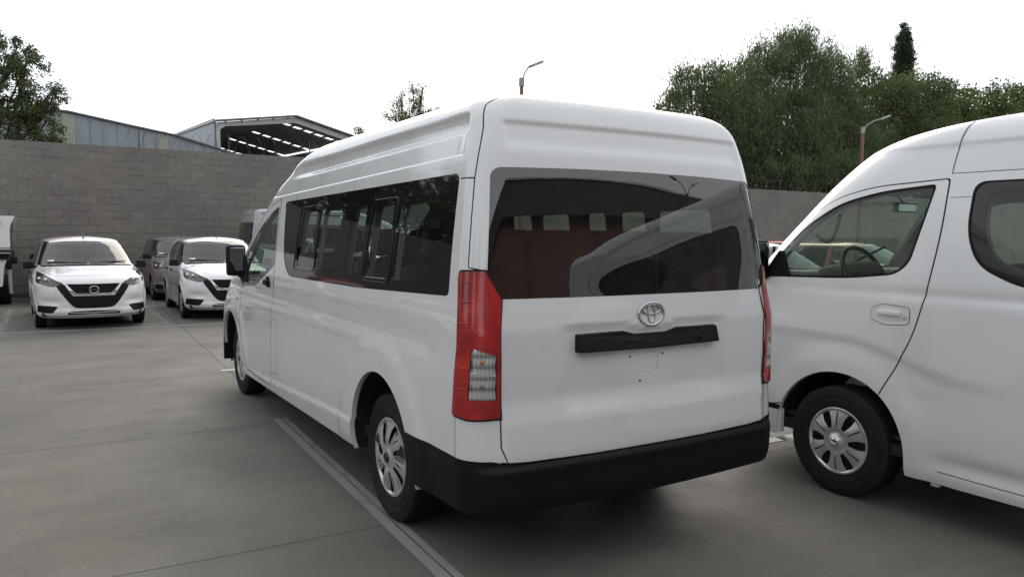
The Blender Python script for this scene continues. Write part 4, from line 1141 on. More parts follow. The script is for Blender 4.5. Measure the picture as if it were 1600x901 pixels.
# ------------------------------------------------------------ the lot
rng = random.Random(5); nrg = np.random.default_rng(7)
def concrete(name, base, seedoff=0.0, joint=False):
    m, t, p = new_mat(name)
    ge = t.nodes.new('ShaderNodeNewGeometry')
    def pn(scale, detail=5, rough=.6, st=None):
        n = nd(t, 'ShaderNodeTexNoise', Scale=scale, Detail=detail, Roughness=rough); v = ge.outputs['Position']
        if st:
            mp = t.nodes.new('ShaderNodeMapping'); mp.inputs['Scale'].default_value = st; t.links.new(v, mp.inputs[0]); v = mp.outputs[0]
        t.links.new(v, n.inputs['Vector']); return n.outputs[0]
    b = base
    big = ramp(t, pn(.35, 5, .6, (1, .8, 1)), [(.3, (b[0]*.80, b[1]*.80, b[2]*.81)), (.5, b), (.72, (b[0]*1.17, b[1]*1.14, b[2]*1.08))])
    mid = ramp(t, pn(1.7, 8, .72, (.7, 1.2, 1)), [(.32, (.78, .78, .79)), (.52, (1, 1, 1)), (.75, (1.12, 1.11, 1.09))])
    c = mixc(t, 1.0, big, mid, 'MULTIPLY')
    streak = ramp(t, pn(.9, 6, .7, (.35, 2.4, 1)), [(.35, (.86, .86, .86)), (.6, (1.06, 1.06, 1.06))]); c = mixc(t, .35, c, streak, 'MULTIPLY')
    fine = ramp(t, pn(38, 8, .85), [(.3, (.80, .80, .80)), (.7, (1.16, 1.16, 1.16))]); c = mixc(t, 1.0, c, fine, 'MULTIPLY')
    grit = ramp(t, pn(140, 4, .8), [(.35, (.84, .84, .84)), (.6, (1.10, 1.10, 1.10))]); c = mixc(t, .9, c, grit, 'MULTIPLY')
    for rot_, sc_, th in ((.5, (.5, 7, 1), .69), (-.25, (.35, 5, 1), .70), (1.35, (.6, 9, 1), .71)):
        mp = t.nodes.new('ShaderNodeMapping'); mp.inputs['Scale'].default_value = sc_; mp.inputs['Rotation'].default_value = (0, 0, rot_); t.links.new(ge.outputs['Position'], mp.inputs[0])
        nn_ = nd(t, 'ShaderNodeTexNoise', Scale=1.6, Detail=9, Roughness=.72, Distortion=.4); t.links.new(mp.outputs[0], nn_.inputs['Vector'])
        c = mixc(t, ramp(t, nn_.outputs[0], [(th-.06, (0, 0, 0)), (th, (.42, .42, .42))]), c, tuple(x*.55 for x in b))
    # dark oil spots and pale scuffs
    sp = ramp(t, pn(2.3, 3, .45), [(.70, (0, 0, 0)), (.80, (.55, .55, .55))]); c = mixc(t, sp, c, tuple(x*.45 for x in b))
    sc = ramp(t, pn(3.1, 7, .8, (.3, 2.2, 1)), [(.66, (0, 0, 0)), (.74, (.5, .5, .5))]); c = mixc(t, sc, c, tuple(x*1.45 for x in b))
    pit = ramp(t, pn(28, 2, .5), [(.70, (0, 0, 0)), (.76, (.6, .6, .6))]); c = mixc(t, pit, c, tuple(x*.5 for x in b))
    oi = t.nodes.new('ShaderNodeObjectInfo'); rv = ramp(t, oi.outputs['Random'], [(0, (.93, .93, .94)), (1, (1.06, 1.05, 1.04))])
    c = mixc(t, 1.0, c, rv, 'MULTIPLY')
    t.links.new(c, p.inputs['Base Color'])
    t.links.new(ramp(t, pn(1.1, 5, .6), [(.3, (.60,)*3), (.7, (.80,)*3)]), p.inputs['Roughness'])
    bump(t, p, pn(45, 6, .75), .25, .004)
    return m
M['concrete'] = concrete('concrete', (.150, .143, .126))
M['joint'] = simple('joint_dirt_shade', (.018, .017, .016), .95)  # near black: joint dirt with the shade of the gaps painted in
bm = bmesh.new(); n = 24
gv = [[bm.verts.new((x, y, -.016)) for x in (-600, -60, -18.35, 32.2, 90, 600)] for y in (-600, -60, -14.2, 21.0, 90, 600)]
for i in range(5):
    for j in range(5):
        if (i, j) != (2, 2): bm.faces.new((gv[i][j], gv[i][j+1], gv[i+1][j+1], gv[i+1][j]))
ground = structure(bm_obj('ground', bm, M['concrete']))
# the cast slabs, turned a little against the vans, joints between them
GA = R(-1.6); ca, sa = math.cos(GA), math.sin(GA)
def lot(x, y): return (x*ca - y*sa - .905, x*sa + y*ca + .985)
xs = [k*4.2 for k in range(-4, 8)]; ys = [k*2.56 for k in range(-6, 8)]
def edge_pts(a, b, key):
    r_ = random.Random(key); n = 12; out = []
    for i in range(n+1):
        t = i/n; j = 0 if i in (0, n) else r_.uniform(-.007, .007)
        dx, dy = (b[0]-a[0]), (b[1]-a[1]); l = math.hypot(dx, dy)
        out.append((a[0]+dx*t - dy/l*j, a[1]+dy*t + dx/l*j))
    return out
bm = bmesh.new(); vs = [bm.verts.new((*p, -.014)) for p in ((-19, -15), (33, -15), (33, 21.3), (-19, 21.3))]; bm.faces.new(vs)
bed = structure(bm_obj('slab_bed', bm, M['joint'], ground))
for i in range(len(xs)-1):
    for j in range(len(ys)-1):
        x0, x1, y0, y1 = xs[i], xs[i+1], ys[j], ys[j+1]; g = .0034
        s_ = edge_pts((x0, y0), (x1, y0), ('h', i, j).__repr__()); e_ = edge_pts((x1, y0), (x1, y1), ('v', i+1, j).__repr__())
        n_ = edge_pts((x0, y1), (x1, y1), ('h', i, j+1).__repr__())[::-1]; w_ = edge_pts((x0, y0), (x0, y1), ('v', i, j).__repr__())[::-1]
        poly = [(x0+g, y0+g)] + [(p[0], p[1]+g) for p in s_[1:-1]] + [(x1-g, y0+g)] + [(p[0]-g, p[1]) for p in e_[1:-1]] + [(x1-g, y1-g)] + [(p[0], p[1]-g) for p in n_[1:-1]] + [(x0+g, y1-g)] + [(p[0]+g, p[1]) for p in w_[1:-1]]
        P_ = [lot(*p) for p in poly]
        bm = bmesh.new(); top = [bm.verts.new((*p, 0)) for p in P_]; bot = [bm.verts.new((*p, -.013)) for p in P_]
        bm.faces.new(top)
        for k in range(len(top)): bm.faces.new((top[k-1], bot[k-1], bot[k], top[k]))
        bmesh.ops.recalc_face_normals(bm, faces=bm.faces)
        f = max(bm.faces, key=lambda f: f.calc_area())
        if f.normal.z < 0: bmesh.ops.reverse_faces(bm, faces=bm.faces)
        bm_obj('concrete_slab', bm, M['concrete'], ground)
# painted marks
def worn(name, c, lo=.40, hi=.56):
    m, t, p = new_mat(name); ge = t.nodes.new('ShaderNodeNewGeometry')
    n1 = nd(t, 'ShaderNodeTexNoise', Scale=9, Detail=9, Roughness=.8); t.links.new(ge.outputs['Position'], n1.inputs['Vector'])
    fac = ramp(t, n1.outputs[0], [(lo, (0, 0, 0)), (hi, (1, 1, 1))])
    n2 = nd(t, 'ShaderNodeTexNoise', Scale=2, Detail=5); t.links.new(ge.outputs['Position'], n2.inputs['Vector'])
    t.links.new(ramp(t, n2.outputs[0], [(.3, tuple(x*.8 for x in c)), (.7, c)]), p.inputs['Base Color']); p.inputs['Roughness'].default_value = .8
    tr = t.nodes.new('ShaderNodeBsdfTransparent'); ms = t.nodes.new('ShaderNodeMixShader'); out = t.nodes['Material Output']
    t.links.new(fac, ms.inputs[0]); t.links.new(tr.outputs[0], ms.inputs[1]); t.links.new(p.outputs[0], ms.inputs[2]); t.links.new(ms.outputs[0], out.inputs[0])
    return m
M['line'] = worn('worn_line_paint', (.31, .305, .29), .26, .44); M['line2'] = worn('faded_line_paint', (.42, .41, .40), .42, .58); M['line4'] = worn('cross_line_paint', (.40, .39, .37), .30, .46); M['line3'] = worn('line_paint', (.62, .60, .55), .25, .42)
def strip(name, a, b, w, mat, z=.004):
    a = Vector(a); b = Vector(b); d = (b-a).normalized(); n_ = Vector((-d.y, d.x))*w/2
    L_ = (b-a).length; k = max(2, int(L_/.25)); r_ = random.Random(str(a))
    lft = [a + (b-a)*i/k + n_*(1+r_.uniform(-.06, .06)) for i in range(k+1)]; rgt = [a + (b-a)*i/k - n_*(1+r_.uniform(-.06, .06)) for i in range(k+1)]
    V = [(p.x, p.y, z) for p in lft] + [(p.x, p.y, z) for p in rgt]; F = [(i+1, i, k+1+i, k+2+i) for i in range(k)]
    return structure(mesh_obj(name, V, F, mat))
def lv(x, y): return lot(x, y)
for (x, y0, y1, m) in ((0, -6.5, 2.72, 'line'),):
    strip('parking_line', lv(x-.036, y0), lv(x-.036, y1), .064, M[m]); strip('parking_line', lv(x+.026, y0), lv(x+.026, y1), .044, M[m])
strip('parking_line', (-.84, 6.335), (-.40, 6.32), .10, M['line3'])
strip('parking_line', (1.55, 1.12), (2.95, 1.10), .10, M['line3'])
strip('parking_line', (2.45, 3.7), (2.40, -5.5), .10, M['line2'])
strip('parking_line', (-12, 11.78), (-.6, 11.20), .085, M['line4']); strip('parking_line', (-.6, 11.20), (22, 10.6), .085, M['line4'])
for x in (-8.1, -5.65, -3.2, -.77, 1.7, 4.15, 6.6, 9.1, 11.6, 14.2, 16.8): strip('parking_line', (x, 11.5), (x-.02, 15.6), .10, M['line2'])
# ---- block wall
def block_mat():
    m, t, p = new_mat('concrete_block'); ge = t.nodes.new('ShaderNodeNewGeometry'); oi = t.nodes.new('ShaderNodeObjectInfo')
    ad = nd(t, 'ShaderNodeMath', operation='ADD'); t.links.new(ge.outputs['Random Per Island'], ad.inputs[0]); t.links.new(oi.outputs['Random'], ad.inputs[1])
    fr = nd(t, 'ShaderNodeMath', operation='FRACT'); t.links.new(ad.outputs[0], fr.inputs[0])
    base = ramp(t, fr.outputs[0], [(0, (.208, .197, .179)), (.4, (.219, .208, .189)), (.8, (.228, .217, .197)), (1, (.242, .229, .208))])
    n1 = nd(t, 'ShaderNodeTexNoise', Scale=.5, Detail=5, Roughness=.6); t.links.new(ge.outputs['Position'], n1.inputs['Vector'])
    n2 = nd(t, 'ShaderNodeTexNoise', Scale=9, Detail=6, Roughness=.8); t.links.new(ge.outputs['Position'], n2.inputs['Vector'])
    c = mixc(t, 1, base, ramp(t, n1.outputs[0], [(.3, (.84, .84, .88)), (.7, (1.14, 1.11, 1.03))]), 'MULTIPLY')
    c = mixc(t, .8, c, ramp(t, n2.outputs[0], [(.3, (.75, .75, .75)), (.55, (1, 1, 1)), (.8, (1.15, 1.15, 1.15))]), 'MULTIPLY')
    t.links.new(c, p.inputs['Base Color']); p.inputs['Roughness'].default_value = .9; bump(t, p, n2.outputs[0], .6, .02)
    return m
M['block'] = block_mat(); M['mortar'] = simple('mortar', (.215, .204, .186), .95, var=.35, scale=2.5)
M['mortar_pale'] = simple('mortar_pale', (.26, .255, .245), .95, var=.3, scale=5)
WY = 20.82; CH = .1985
wall = root('block_wall', 'long grey concrete block wall closing the far side of the lot', 'wall', (0, WY, 0))
bm = bmesh.new(); box(bm, (-4.3, .10, 1.96), (29.4, .196, 3.90)); box(bm, (31.4, .10, 1.86), (42, .196, 3.70)); bm_obj('mortar_core', bm, M['mortar'], wall)
bm = bmesh.new(); r_ = bmesh.ops.create_cube(bm, size=1)
for v in bm.verts: v.co = Vector((v.co.x*.389, v.co.y*.19, v.co.z*.186))
bmesh.ops.bevel(bm, geom=bm.edges[:], offset=.004, segments=1, affect='EDGES')
bme = bpy.data.meshes.new('concrete_block'); bm.to_mesh(bme); bm.free(); bme.materials.append(M['block'])
sv = []; sf = []
cnt = 0
for row in range(20):
    z = (row+.5)*CH - .02; off = .2*(row % 2)
    for k in range(-48, 131):
        x = k*.4 + off
        if x > 10.2 and row == 19: continue
        dy = rng.uniform(-.006, .006); dz = rng.uniform(-.003, .003)
        if -3.9 < x < 4.6 and row >= 6 and cnt < 300:
            o = link(bpy.data.objects.new('concrete_block', bme), wall); o.location = (x, .09+dy, z+dz); o.rotation_euler = (rng.uniform(-.008, .008), 0, rng.uniform(-.012, .012)); cnt += 1
        else:
            i0 = len(sv); hx, hy, hz = .1945, .095, .093
            for a in (-1, 1):
                for b in (-1, 1):
                    for c in (-1, 1): sv.append((x+a*hx + rng.uniform(-.003, .003), .09+dy+b*hy, z+dz+c*hz))
            for f in ((0, 1, 3, 2), (4, 6, 7, 5), (0, 4, 5, 1), (2, 3, 7, 6), (1, 5, 7, 3), (0, 2, 6, 4)): sf.append(tuple(i0+q for q in f))
stuff(mesh_obj('block_courses', sv, sf, M['block'], wall))
# left and rear boundary walls, plainly coursed
lw = root('block_wall', 'grey concrete block wall on the left side of the lot, out of the frame', 'wall', (-17.5, 0, 0))
sv = []; sf = []
for row in range(19):
    for k in range(-34, 52):
        y = k*.4 + .2*(row % 2); z = (row+.5)*CH; i0 = len(sv); dx = rng.uniform(-.01, .01)
        for a in (-1, 1):
            for b in (-1, 1):
                for c in (-1, 1): sv.append((dx+a*.095, y+b*.1945, z+c*.093))
        for f in ((0, 1, 3, 2), (4, 6, 7, 5), (0, 4, 5, 1), (2, 3, 7, 6), (1, 5, 7, 3), (0, 2, 6, 4)): sf.append(tuple(i0+q for q in f))
stuff(mesh_obj('block_courses', sv, sf, M['block'], lw)); bm = bmesh.new(); box(bm, (0, 3.5, 1.85), (.15, 34, 3.7)); bm_obj('mortar_core', bm, M['mortar'], lw)
# razor coil on the wall
M['wire'] = simple('galvanised_wire', (.09, .095, .10), .6, metal=.6)
for x0, x1, z0, lab in ((-.6, 10.0, 3.93, 'coil of razor wire along the wall top in front of the open hall'), (14, 34, 3.73, 'coil of razor wire along the wall top below the right trees')):
    rz_ = root('razor_wire', lab, 'razor wire', ((x0+x1)/2, WY+.1, z0)); bm = bmesh.new(); n = int((x1-x0)/.42*16)
    tube(bm, [((t-.5)*(x1-x0), .26*math.cos(t*n/16*2*math.pi) , .26+.27*math.sin(t*n/16*2*math.pi)) for t in np.linspace(0, 1, n+1)], .005, 4, cap=False)
    bm_obj('wire_coil', bm, M['wire'], rz_)
    for x in np.arange(-(x1-x0)/2+.3, (x1-x0)/2, 2.4):
        bm = bmesh.new(); box(bm, (x, 0, .25), (.03, .03, .55)); bm_obj('wire_post', bm, M['wire'], rz_)
# ---- sheds beyond the wall
def sheet_metal(name, c, freq=16, var=.2):
    m, t, p = new_mat(name); tc = t.nodes.new('ShaderNodeTexCoord'); wv = nd(t, 'ShaderNodeTexWave', Scale=freq/6.28, Distortion=0, bands_direction='X'); t.links.new(tc.outputs['Object'], wv.inputs[0])
    n1 = noise(t, 1.2, 6, .7, stretch=(1, 1, .3)); cc = ramp(t, n1, [(.3, tuple(x*(1-var) for x in c)), (.7, tuple(min(1, x*(1+var)) for x in c))])
    t.links.new(mixc(t, .35, cc, ramp(t, wv.outputs[0], [(0, tuple(x*.75 for x in c)), (1, c)])), p.inputs['Base Color'])
    p.inputs['Roughness'].default_value = .45; p.inputs['Metallic'].default_value = .2; bump(t, p, wv.outputs[0], .5, .03)
    return m
M['shed_blue'] = sheet_metal('blue_grey_sheet', (.30, .34, .375)); M['shed_yel'] = sheet_metal('yellowed_sheet', (.36, .38, .30)); M['roof_under'] = sheet_metal('pale_roof_sheet', (.55, .57, .57), 9)
M['steel_pale'] = simple('pale_steel', (.46, .47, .45), .5); M['skylight'] = simple('skylight_sheet', (.8, .8, .78), .5); M['roof_edge'] = simple('grey_sheet_edge', (.14, .15, .15), .6)
M['skylight'].node_tree.nodes['Principled BSDF'].inputs['Transmission Weight'].default_value = 0
HA = R(7.3); M['beige'] = simple('beige_post', (.42, .36, .22), .6)
def trans():
    m, t, p = new_mat('translucent_skylight'); out = t.nodes['Material Output']; a = nd(t, 'ShaderNodeBsdfTranslucent', Color=(.85, .86, .82, 1)); b = nd(t, 'ShaderNodeBsdfTransparent', Color=(.8, .82, .8, 1)); ms = t.nodes.new('ShaderNodeMixShader')
    ms.inputs[0].default_value = .5; t.links.new(a.outputs[0], ms.inputs[1]); t.links.new(b.outputs[0], ms.inputs[2]); t.links.new(ms.outputs[0], out.inputs[0]); return m
M['skylight'] = trans()
hall = root('open_hall', 'open-fronted steel hall with skylight strips, roof seen above the wall', 'building', (4.76, 37.78, 0), HA)
zl, zp, zr, xp, xr, DEP = 7.22, 7.88, 7.00, 4.08, 7.9, 24
# roof slopes as sheets with skylight openings (local: x across, y back)
def slope(xa, za, xb, zb, name, rows):
    """a roof slope with rows of skylights; rows [(y0, y1)]; 6 pieces across"""
    ybr = sorted({0, DEP} | {v for r_ in rows for v in r_}); n = 13; V = []; F = []; SK = []
    f = [0.0]; 
    for i in range(6): f += [(i+.30)/6, (i+.98)/6] if i else [.05, .98/6]
    f = sorted(set(f) | {1.0})
    for y in ybr:
        for t in f: V.append((xa+(xb-xa)*t, y, za+(zb-za)*t))
    m_ = len(f)
    for j in range(len(ybr)-1):
        isrow = any(abs(ybr[j]-a) < 1e-6 for a, b in rows)
        for i in range(m_-1):
            q = (j*m_+i, j*m_+i+1, (j+1)*m_+i+1, (j+1)*m_+i)
            if isrow and i % 2 == 1: SK.append([V[k] for k in q])
            else: F.append(q)
    o = mesh_obj(name, V, F, M['roof_under'], hall)
    for q in SK: mesh_obj('skylight', q, [(0, 1, 2, 3)], M['skylight'], o)
    return o
slope(xp, zp-.10, xr, zr-.10, 'roof_slope', [(1.9, 2.35), (6.6, 7.05), (10.9, 11.35), (15.2, 15.7)])
slope(0, zl-.10, xp, zp-.10, 'roof_slope', [])
bm = bmesh.new(); prism(bm, [(0, -.3), (.14, -.3), (.14, zl-.45), (.5, zl-.18), (.5, zl), (0, zl)][0:4] + [(.14, zl-.12), (0, zl-.12)], -.12, .12, 'y'); bm_obj('column', bm, M['steel_pale'], hall)
bm = bmesh.new(); prism(bm, [(xr-.14, 0), (xr, 0), (xr, zr-.12), (xr-.14, zr-.12)], -.12, .12, 'y'); bm_obj('column', bm, M['steel_pale'], hall)
bm = bmesh.new(); prism(bm, [(.14, zl-.30), (xp, zp-.40), (xp, zp-.12), (.14, zl-.12)], -.10, .10, 'y'); bm_obj('rafter', bm, M['steel_pale'], hall)
bm = bmesh.new(); prism(bm, [(xp, zp-.40), (xr-.14, zr-.38), (xr-.14, zr-.12), (xp, zp-.12)], -.10, .10, 'y'); bm_obj('rafter', bm, M['steel_pale'], hall)
bm = bmesh.new(); prism(bm, [(-.10, zl-.09), (xp, zp-.09), (xr+.15, zr-.12), (xr+.15, zr-.05), (xp, zp+.0), (-.10, zl)], -.30, .05, 'y'); bm_obj('roof_edge', bm, M['roof_edge'], hall)
for t in np.linspace(.1, .9, 5):
    for xa, za, xb, zb in ((0, zl, xp, zp), (xp, zp, xr, zr)):
        bm = bmesh.new(); box(bm, (xa+(xb-xa)*t, -.14, za+(zb-za)*t-.12), (.08, .10, .06)); bm_obj('purlin_end', bm, M['steel_pale'], hall)
bm = bmesh.new(); prism(bm, [(0.12, 0), (DEP, 0), (DEP, zl), (0.12, zl)], -.08, 0, 'x'); bm_obj('side_wall', bm, M['shed_blue'], hall)
bm = bmesh.new(); prism(bm, [(0.0, zl-.08), (7.4, zl-.10), (7.4, zl+.02), (0.0, zl+.08)], -.16, -.06, 'x'); bm_obj('wall_trim', bm, M['steel_pale'], hall)
bm = bmesh.new(); prism(bm, [(0, 0), (xr, 0), (xr, zr-.1), (xp, zp-.1), (0, zl-.1)], DEP, DEP+.1, 'y'); bm_obj('end_wall', bm, M['roof_under'], hall)
bm = bmesh.new(); box(bm, (xr+.04, DEP/2, zr/2-.1), (.08, DEP, zr-.2)); bm_obj('side_wall', bm, M['roof_under'], hall)
for x, y, z in ((5.2, 4.0, 5.35), (6.3, 3.0, 5.9), (7.0, 1.5, 6.55)):
    bm = bmesh.new(); box(bm, (x, y, z), (.16, .16, .42)); box(bm, (x, y, z/2-.2), (.08, .08, z)); bm_obj('inner_post', bm, M['beige'], hall)
bm = bmesh.new(); prism(bm, [(-.9, 0), (-.74, 0), (-.74, 6.05), (-.9, 6.05)], 3.2, 3.3, 'y'); bm_obj('camera_post', bm, M['shed_blue'], hall)
ga = root('gabled_shed', 'blue grey corrugated shed with two yellowed panels, left of the open hall', 'building', (.78, 37.2, 0), HA)
prof = [(-12, 0), (4.6, 0), (4.6, 5.66), (4.2, 5.74), (2.0, 6.27), (0, 6.55), (-2.55, 6.93), (-3.0, 6.92), (-12, 5.6)]
bm = bmesh.new(); prism(bm, prof, 0, .08, 'y'); bm_obj('gable_wall', bm, M['shed_blue'], ga)
for a, b in ((-2.80, -2.15), (1.25, 1.80)):
    def top(x): return np.interp(x, [-12, -3, -2.55, 0, 2, 4.6], [5.6, 6.92, 6.93, 6.55, 6.27, 5.66])
    bm = bmesh.new(); prism(bm, [(a, 3), (b, 3), (b, top(b)-.06), (a, top(a)-.06)], -.03, 0, 'y'); bm_obj('yellowed_panel', bm, M['shed_yel'], ga)
for k in range(14):
    x = -3.3 + k*.56; bm = bmesh.new(); box(bm, (x, -.015, 4.2), (.03, .03, float(np.interp(x, [-12, -3, -2.55, 0, 2, 4.6], [5.6, 6.92, 6.93, 6.55, 6.27, 5.66]))*2-8.55)); bm_obj('seam_rib', bm, M['shed_blue'], ga)
bm = bmesh.new(); prism(bm, [(-12, 5.6), (-3, 6.92), (-2.55, 6.93), (0, 6.55), (2, 6.27), (4.7, 5.62), (4.7, 5.69), (2, 6.34), (0, 6.62), (-2.55, 7.0), (-3, 6.99), (-12, 5.67)], -.15, 15, 'y'); bm_obj('roof', bm, M['roof_edge'], ga)
bm = bmesh.new(); box(bm, (-2.95, -.05, 4.7), (.12, .1, 4.2)); bm_obj('drain_pipe', bm, M['shed_blue'], ga)
# ---- street lamps
M['pole'] = simple('rust_red_pole', (.20, .105, .085), .6); M['lamp_grey'] = simple('lamp_grey', (.30, .31, .32), .45, metal=.3); M['lamp_glass'] = simple('lamp_glass', (.62, .66, .62), .2, spec=.7)
def lamp(x, y, z, arms, label, r=.075):
    t = root('street_lamp', label, 'lamp', (x, y, 0)); bm = bmesh.new(); tube(bm, [(0, 0, 0), (0, 0, z)], [r, r*.8], 12); bm_obj('pole', bm, M['pole'], t, True, sharp=.8)
    bm = bmesh.new(); box(bm, (0, 0, .15), (.3, .3, .3)); bm_obj('footing', bm, M['mortar'], t, bevel=.02)
    for dx, dy, dz in arms:
        bm = bmesh.new(); tube(bm, [(0, 0, z-.15), (dx*.3, dy*.3, z+dz*.45), (dx*.75, dy*.75, z+dz*.9), (dx, dy, z+dz)], .028, 8); tube(bm, [(0, 0, z-.22), (0, 0, z+.06)], .10, 10); bm_obj('arm', bm, M['lamp_grey'], t, True, sharp=.8)
        a = math.atan2(dy, dx); bm = bmesh.new(); box(bm, (.24, 0, 0), (.50, .24, .07), taper=(.92, .8)); tube(bm, [(-.05, 0, 0), (.05, 0, 0)], .05, 8)
        h = bm_obj('lamp_head', bm, M['lamp_grey'], t, bevel=.015, loc=(dx, dy, z+dz), rot=(0, R(-22), a))
        bm = bmesh.new(); box(bm, (.26, 0, -.037), (.36, .17, .012)); bm_obj('lamp_glass', bm, M['lamp_glass'], h)
    return t
lamp(11.46, 19.63, 6.90, [(.26, -.12, .46)], 'street lamp with flat head standing over the roof of the middle van', .08)
lamp(29.66, 19.13, 6.62, [(.70, -.38, .42)], 'street lamp on rust red pole in front of the right trees', .10)
lamp(15.8, -12.9, 7.2, [(-1.0, .2, .55), (.7, .1, .45)], 'twin street lamp behind the camera mirrored in the rear glass')
# ---- red workshop behind the camera (mirrored in the glass)
M['red_wall'] = simple('dark_red_wall', (.13, .028, .024), .7, var=.12); M['fascia'] = simple('dark_fascia', (.02, .021, .023), .6); M['grey_wall'] = simple('grey_wall', (.16, .16, .15), .8)
rb = root('workshop_building', 'dark red workshop with metal roof edge behind the camera, mirrored in the rear glass', 'building', (6.5, -14.0, 0))
bm = bmesh.new(); box(bm, (0, -4, 4.4), (34, 8, 2.8)); bm_obj('upper_wall', bm, M['red_wall'], rb)
bm = bmesh.new(); box(bm, (0, -4.05, 1.5), (34, 7.9, 3.0)); bm_obj('lower_wall', bm, M['grey_wall'], rb)
bm = bmesh.new(); box(bm, (0, -3.6, 6.55), (34.6, 8.6, 1.5)); bm_obj('fascia', bm, M['fascia'], rb)
bm = bmesh.new(); box(bm, (0, .72, 7.32), (34.8, .08, .08)); bm_obj('roof_edge', bm, M['steel_pale'], rb)
for x in (-9, -4.5, 2.2, 7.5):
    bm = bmesh.new(); box(bm, (x, .02, 2.7), (1.7, .08, 1.2)); wf = bm_obj('window', bm, M['frit'], rb)
    bm = bmesh.new(); box(bm, (x, .06, 3.33), (1.8, .05, .06)); box(bm, (x, .06, 2.07), (1.8, .05, .06)); box(bm, (x, .06, 2.7), (.05, .04, 1.2)); bm_obj('window_frame', bm, M['steel_pale'], wf)
bm = bmesh.new(); box(bm, (-1.2, .02, 1.5), (3.0, .06, 3.0)); bm_obj('roller_door', bm, M['grey_wall'], rb)
# ---- the truck cut off by the left edge
tk = root('parked_truck', 'tail corner of a white truck cut off by the left edge, against the wall', 'truck', (-4.25, 16.5, 0))
bm = bmesh.new()
prof = [(-1.0, 1.24), (1.02, 1.24), (1.02, 1.62), (1.045, 1.74), (1.12, 1.915), (-1.0, 1.915)]
prism(bm, prof, 0, 2.9, 'y'); bm_obj('body_panel', bm, M['whitecar'], tk, bevel=.01)
bm = bmesh.new(); box(bm, (1.06, .35, 1.50), (.05, .5, .62)); bm_obj('side_skirt', bm, M['blue_paint'], tk, bevel=.02)
for z, m in ((1.21, 'chrome'), (1.165, 'black_plastic'), (1.13, 'chrome')):
    bm = bmesh.new(); box(bm, (0, -.05, z), (2.06, .14, .032)); bm_obj('bumper_bar', bm, M[m], tk, bevel=.006)
bm = bmesh.new(); box(bm, (0, 1.4, 1.06), (2.0, 2.8, .13)); bm_obj('chassis', bm, M['under'], tk)
bm = bmesh.new(); box(bm, (.78, -.02, 1.79), (.16, .05, .10)); bm_obj('tail_lamp', bm, M['red_lens'], tk, bevel=.01)
bm = bmesh.new(); prism(bm, rnd_poly([(-.95, .42), (.86, .42), (.90, .85), (.96, 1.0), (.98, 1.02), (-.95, 1.02)], .02, .1), .05, .6, 'y'); bm_obj('lower_panel', bm, M['whitecar'], tk)
bm = bmesh.new(); box(bm, (1.08, .1, .98), (.13, .12, .16)); box(bm, (.98, .12, .88), (.12, .1, .20)); bm_obj('mirror_housing', bm, M['black_plastic'], tk, bevel=.04)
bm = bmesh.new(); tube(bm, [(.98, .3, .9), (1.0, .3, .25)], .035, 8); bm_obj('support_leg', bm, M['steel_pale'], tk)
wq = make_wheel(tk, (.86, .75, .33), .33, .24, .2, 6, 'double', 1, 'plain')
wq2 = make_wheel(tk, (-.86, .75, .33), .33, .24, .2, 6, 'double', -1, 'plain')
print('set', round(time.time()-T0, 1))
# ------------------------------------------------------------ trees
def leaf_mat(name, a, b, c2):
    m, t, p = new_mat(name); ge = t.nodes.new('ShaderNodeNewGeometry'); out = t.nodes['Material Output']
    cc = ramp(t, ge.outputs['Random Per Island'], [(0, a), (.5, b), (1, c2)])
    n1 = nd(t, 'ShaderNodeTexNoise', Scale=.9, Detail=4); t.links.new(ge.outputs['Position'], n1.inputs['Vector'])
    cc = mixc(t, .8, cc, ramp(t, n1.outputs[0], [(.3, (.6, .66, .62)), (.7, (1.25, 1.22, 1.1))]), 'MULTIPLY')
    t.links.new(cc, p.inputs['Base Color']); p.inputs['Roughness'].default_value = .55; p.inputs['Specular IOR Level'].default_value = .3
    tl = t.nodes.new('ShaderNodeBsdfTranslucent'); t.links.new(mixc(t, 1, cc, (1.1, 1.25, .7), 'MULTIPLY'), tl.inputs[0])
    ms = t.nodes.new('ShaderNodeMixShader'); ms.inputs[0].default_value = .42
    t.links.new(p.outputs[0], ms.inputs[1]); t.links.new(tl.outputs[0], ms.inputs[2]); t.links.new(ms.outputs[0], out.inputs[0])
    return m
M['leaf_pepper'] = leaf_mat('pepper_leaf', (.10, .13, .075), (.125, .155, .09), (.165, .195, .115))
M['leaf_broad'] = leaf_mat('broad_leaf', (.09, .115, .062), (.115, .14, .078), (.15, .175, .095))
M['leaf_olive'] = leaf_mat('olive_leaf', (.085, .11, .05), (.12, .15, .07), (.16, .19, .09))
M['leaf_cypress'] = leaf_mat('cypress_leaf', (.03, .05, .03), (.045, .065, .04), (.06, .08, .05))
M['bark'] = simple('bark', (.085, .065, .05), .9, var=.3, scale=8, bmp=.6, bscale=30)
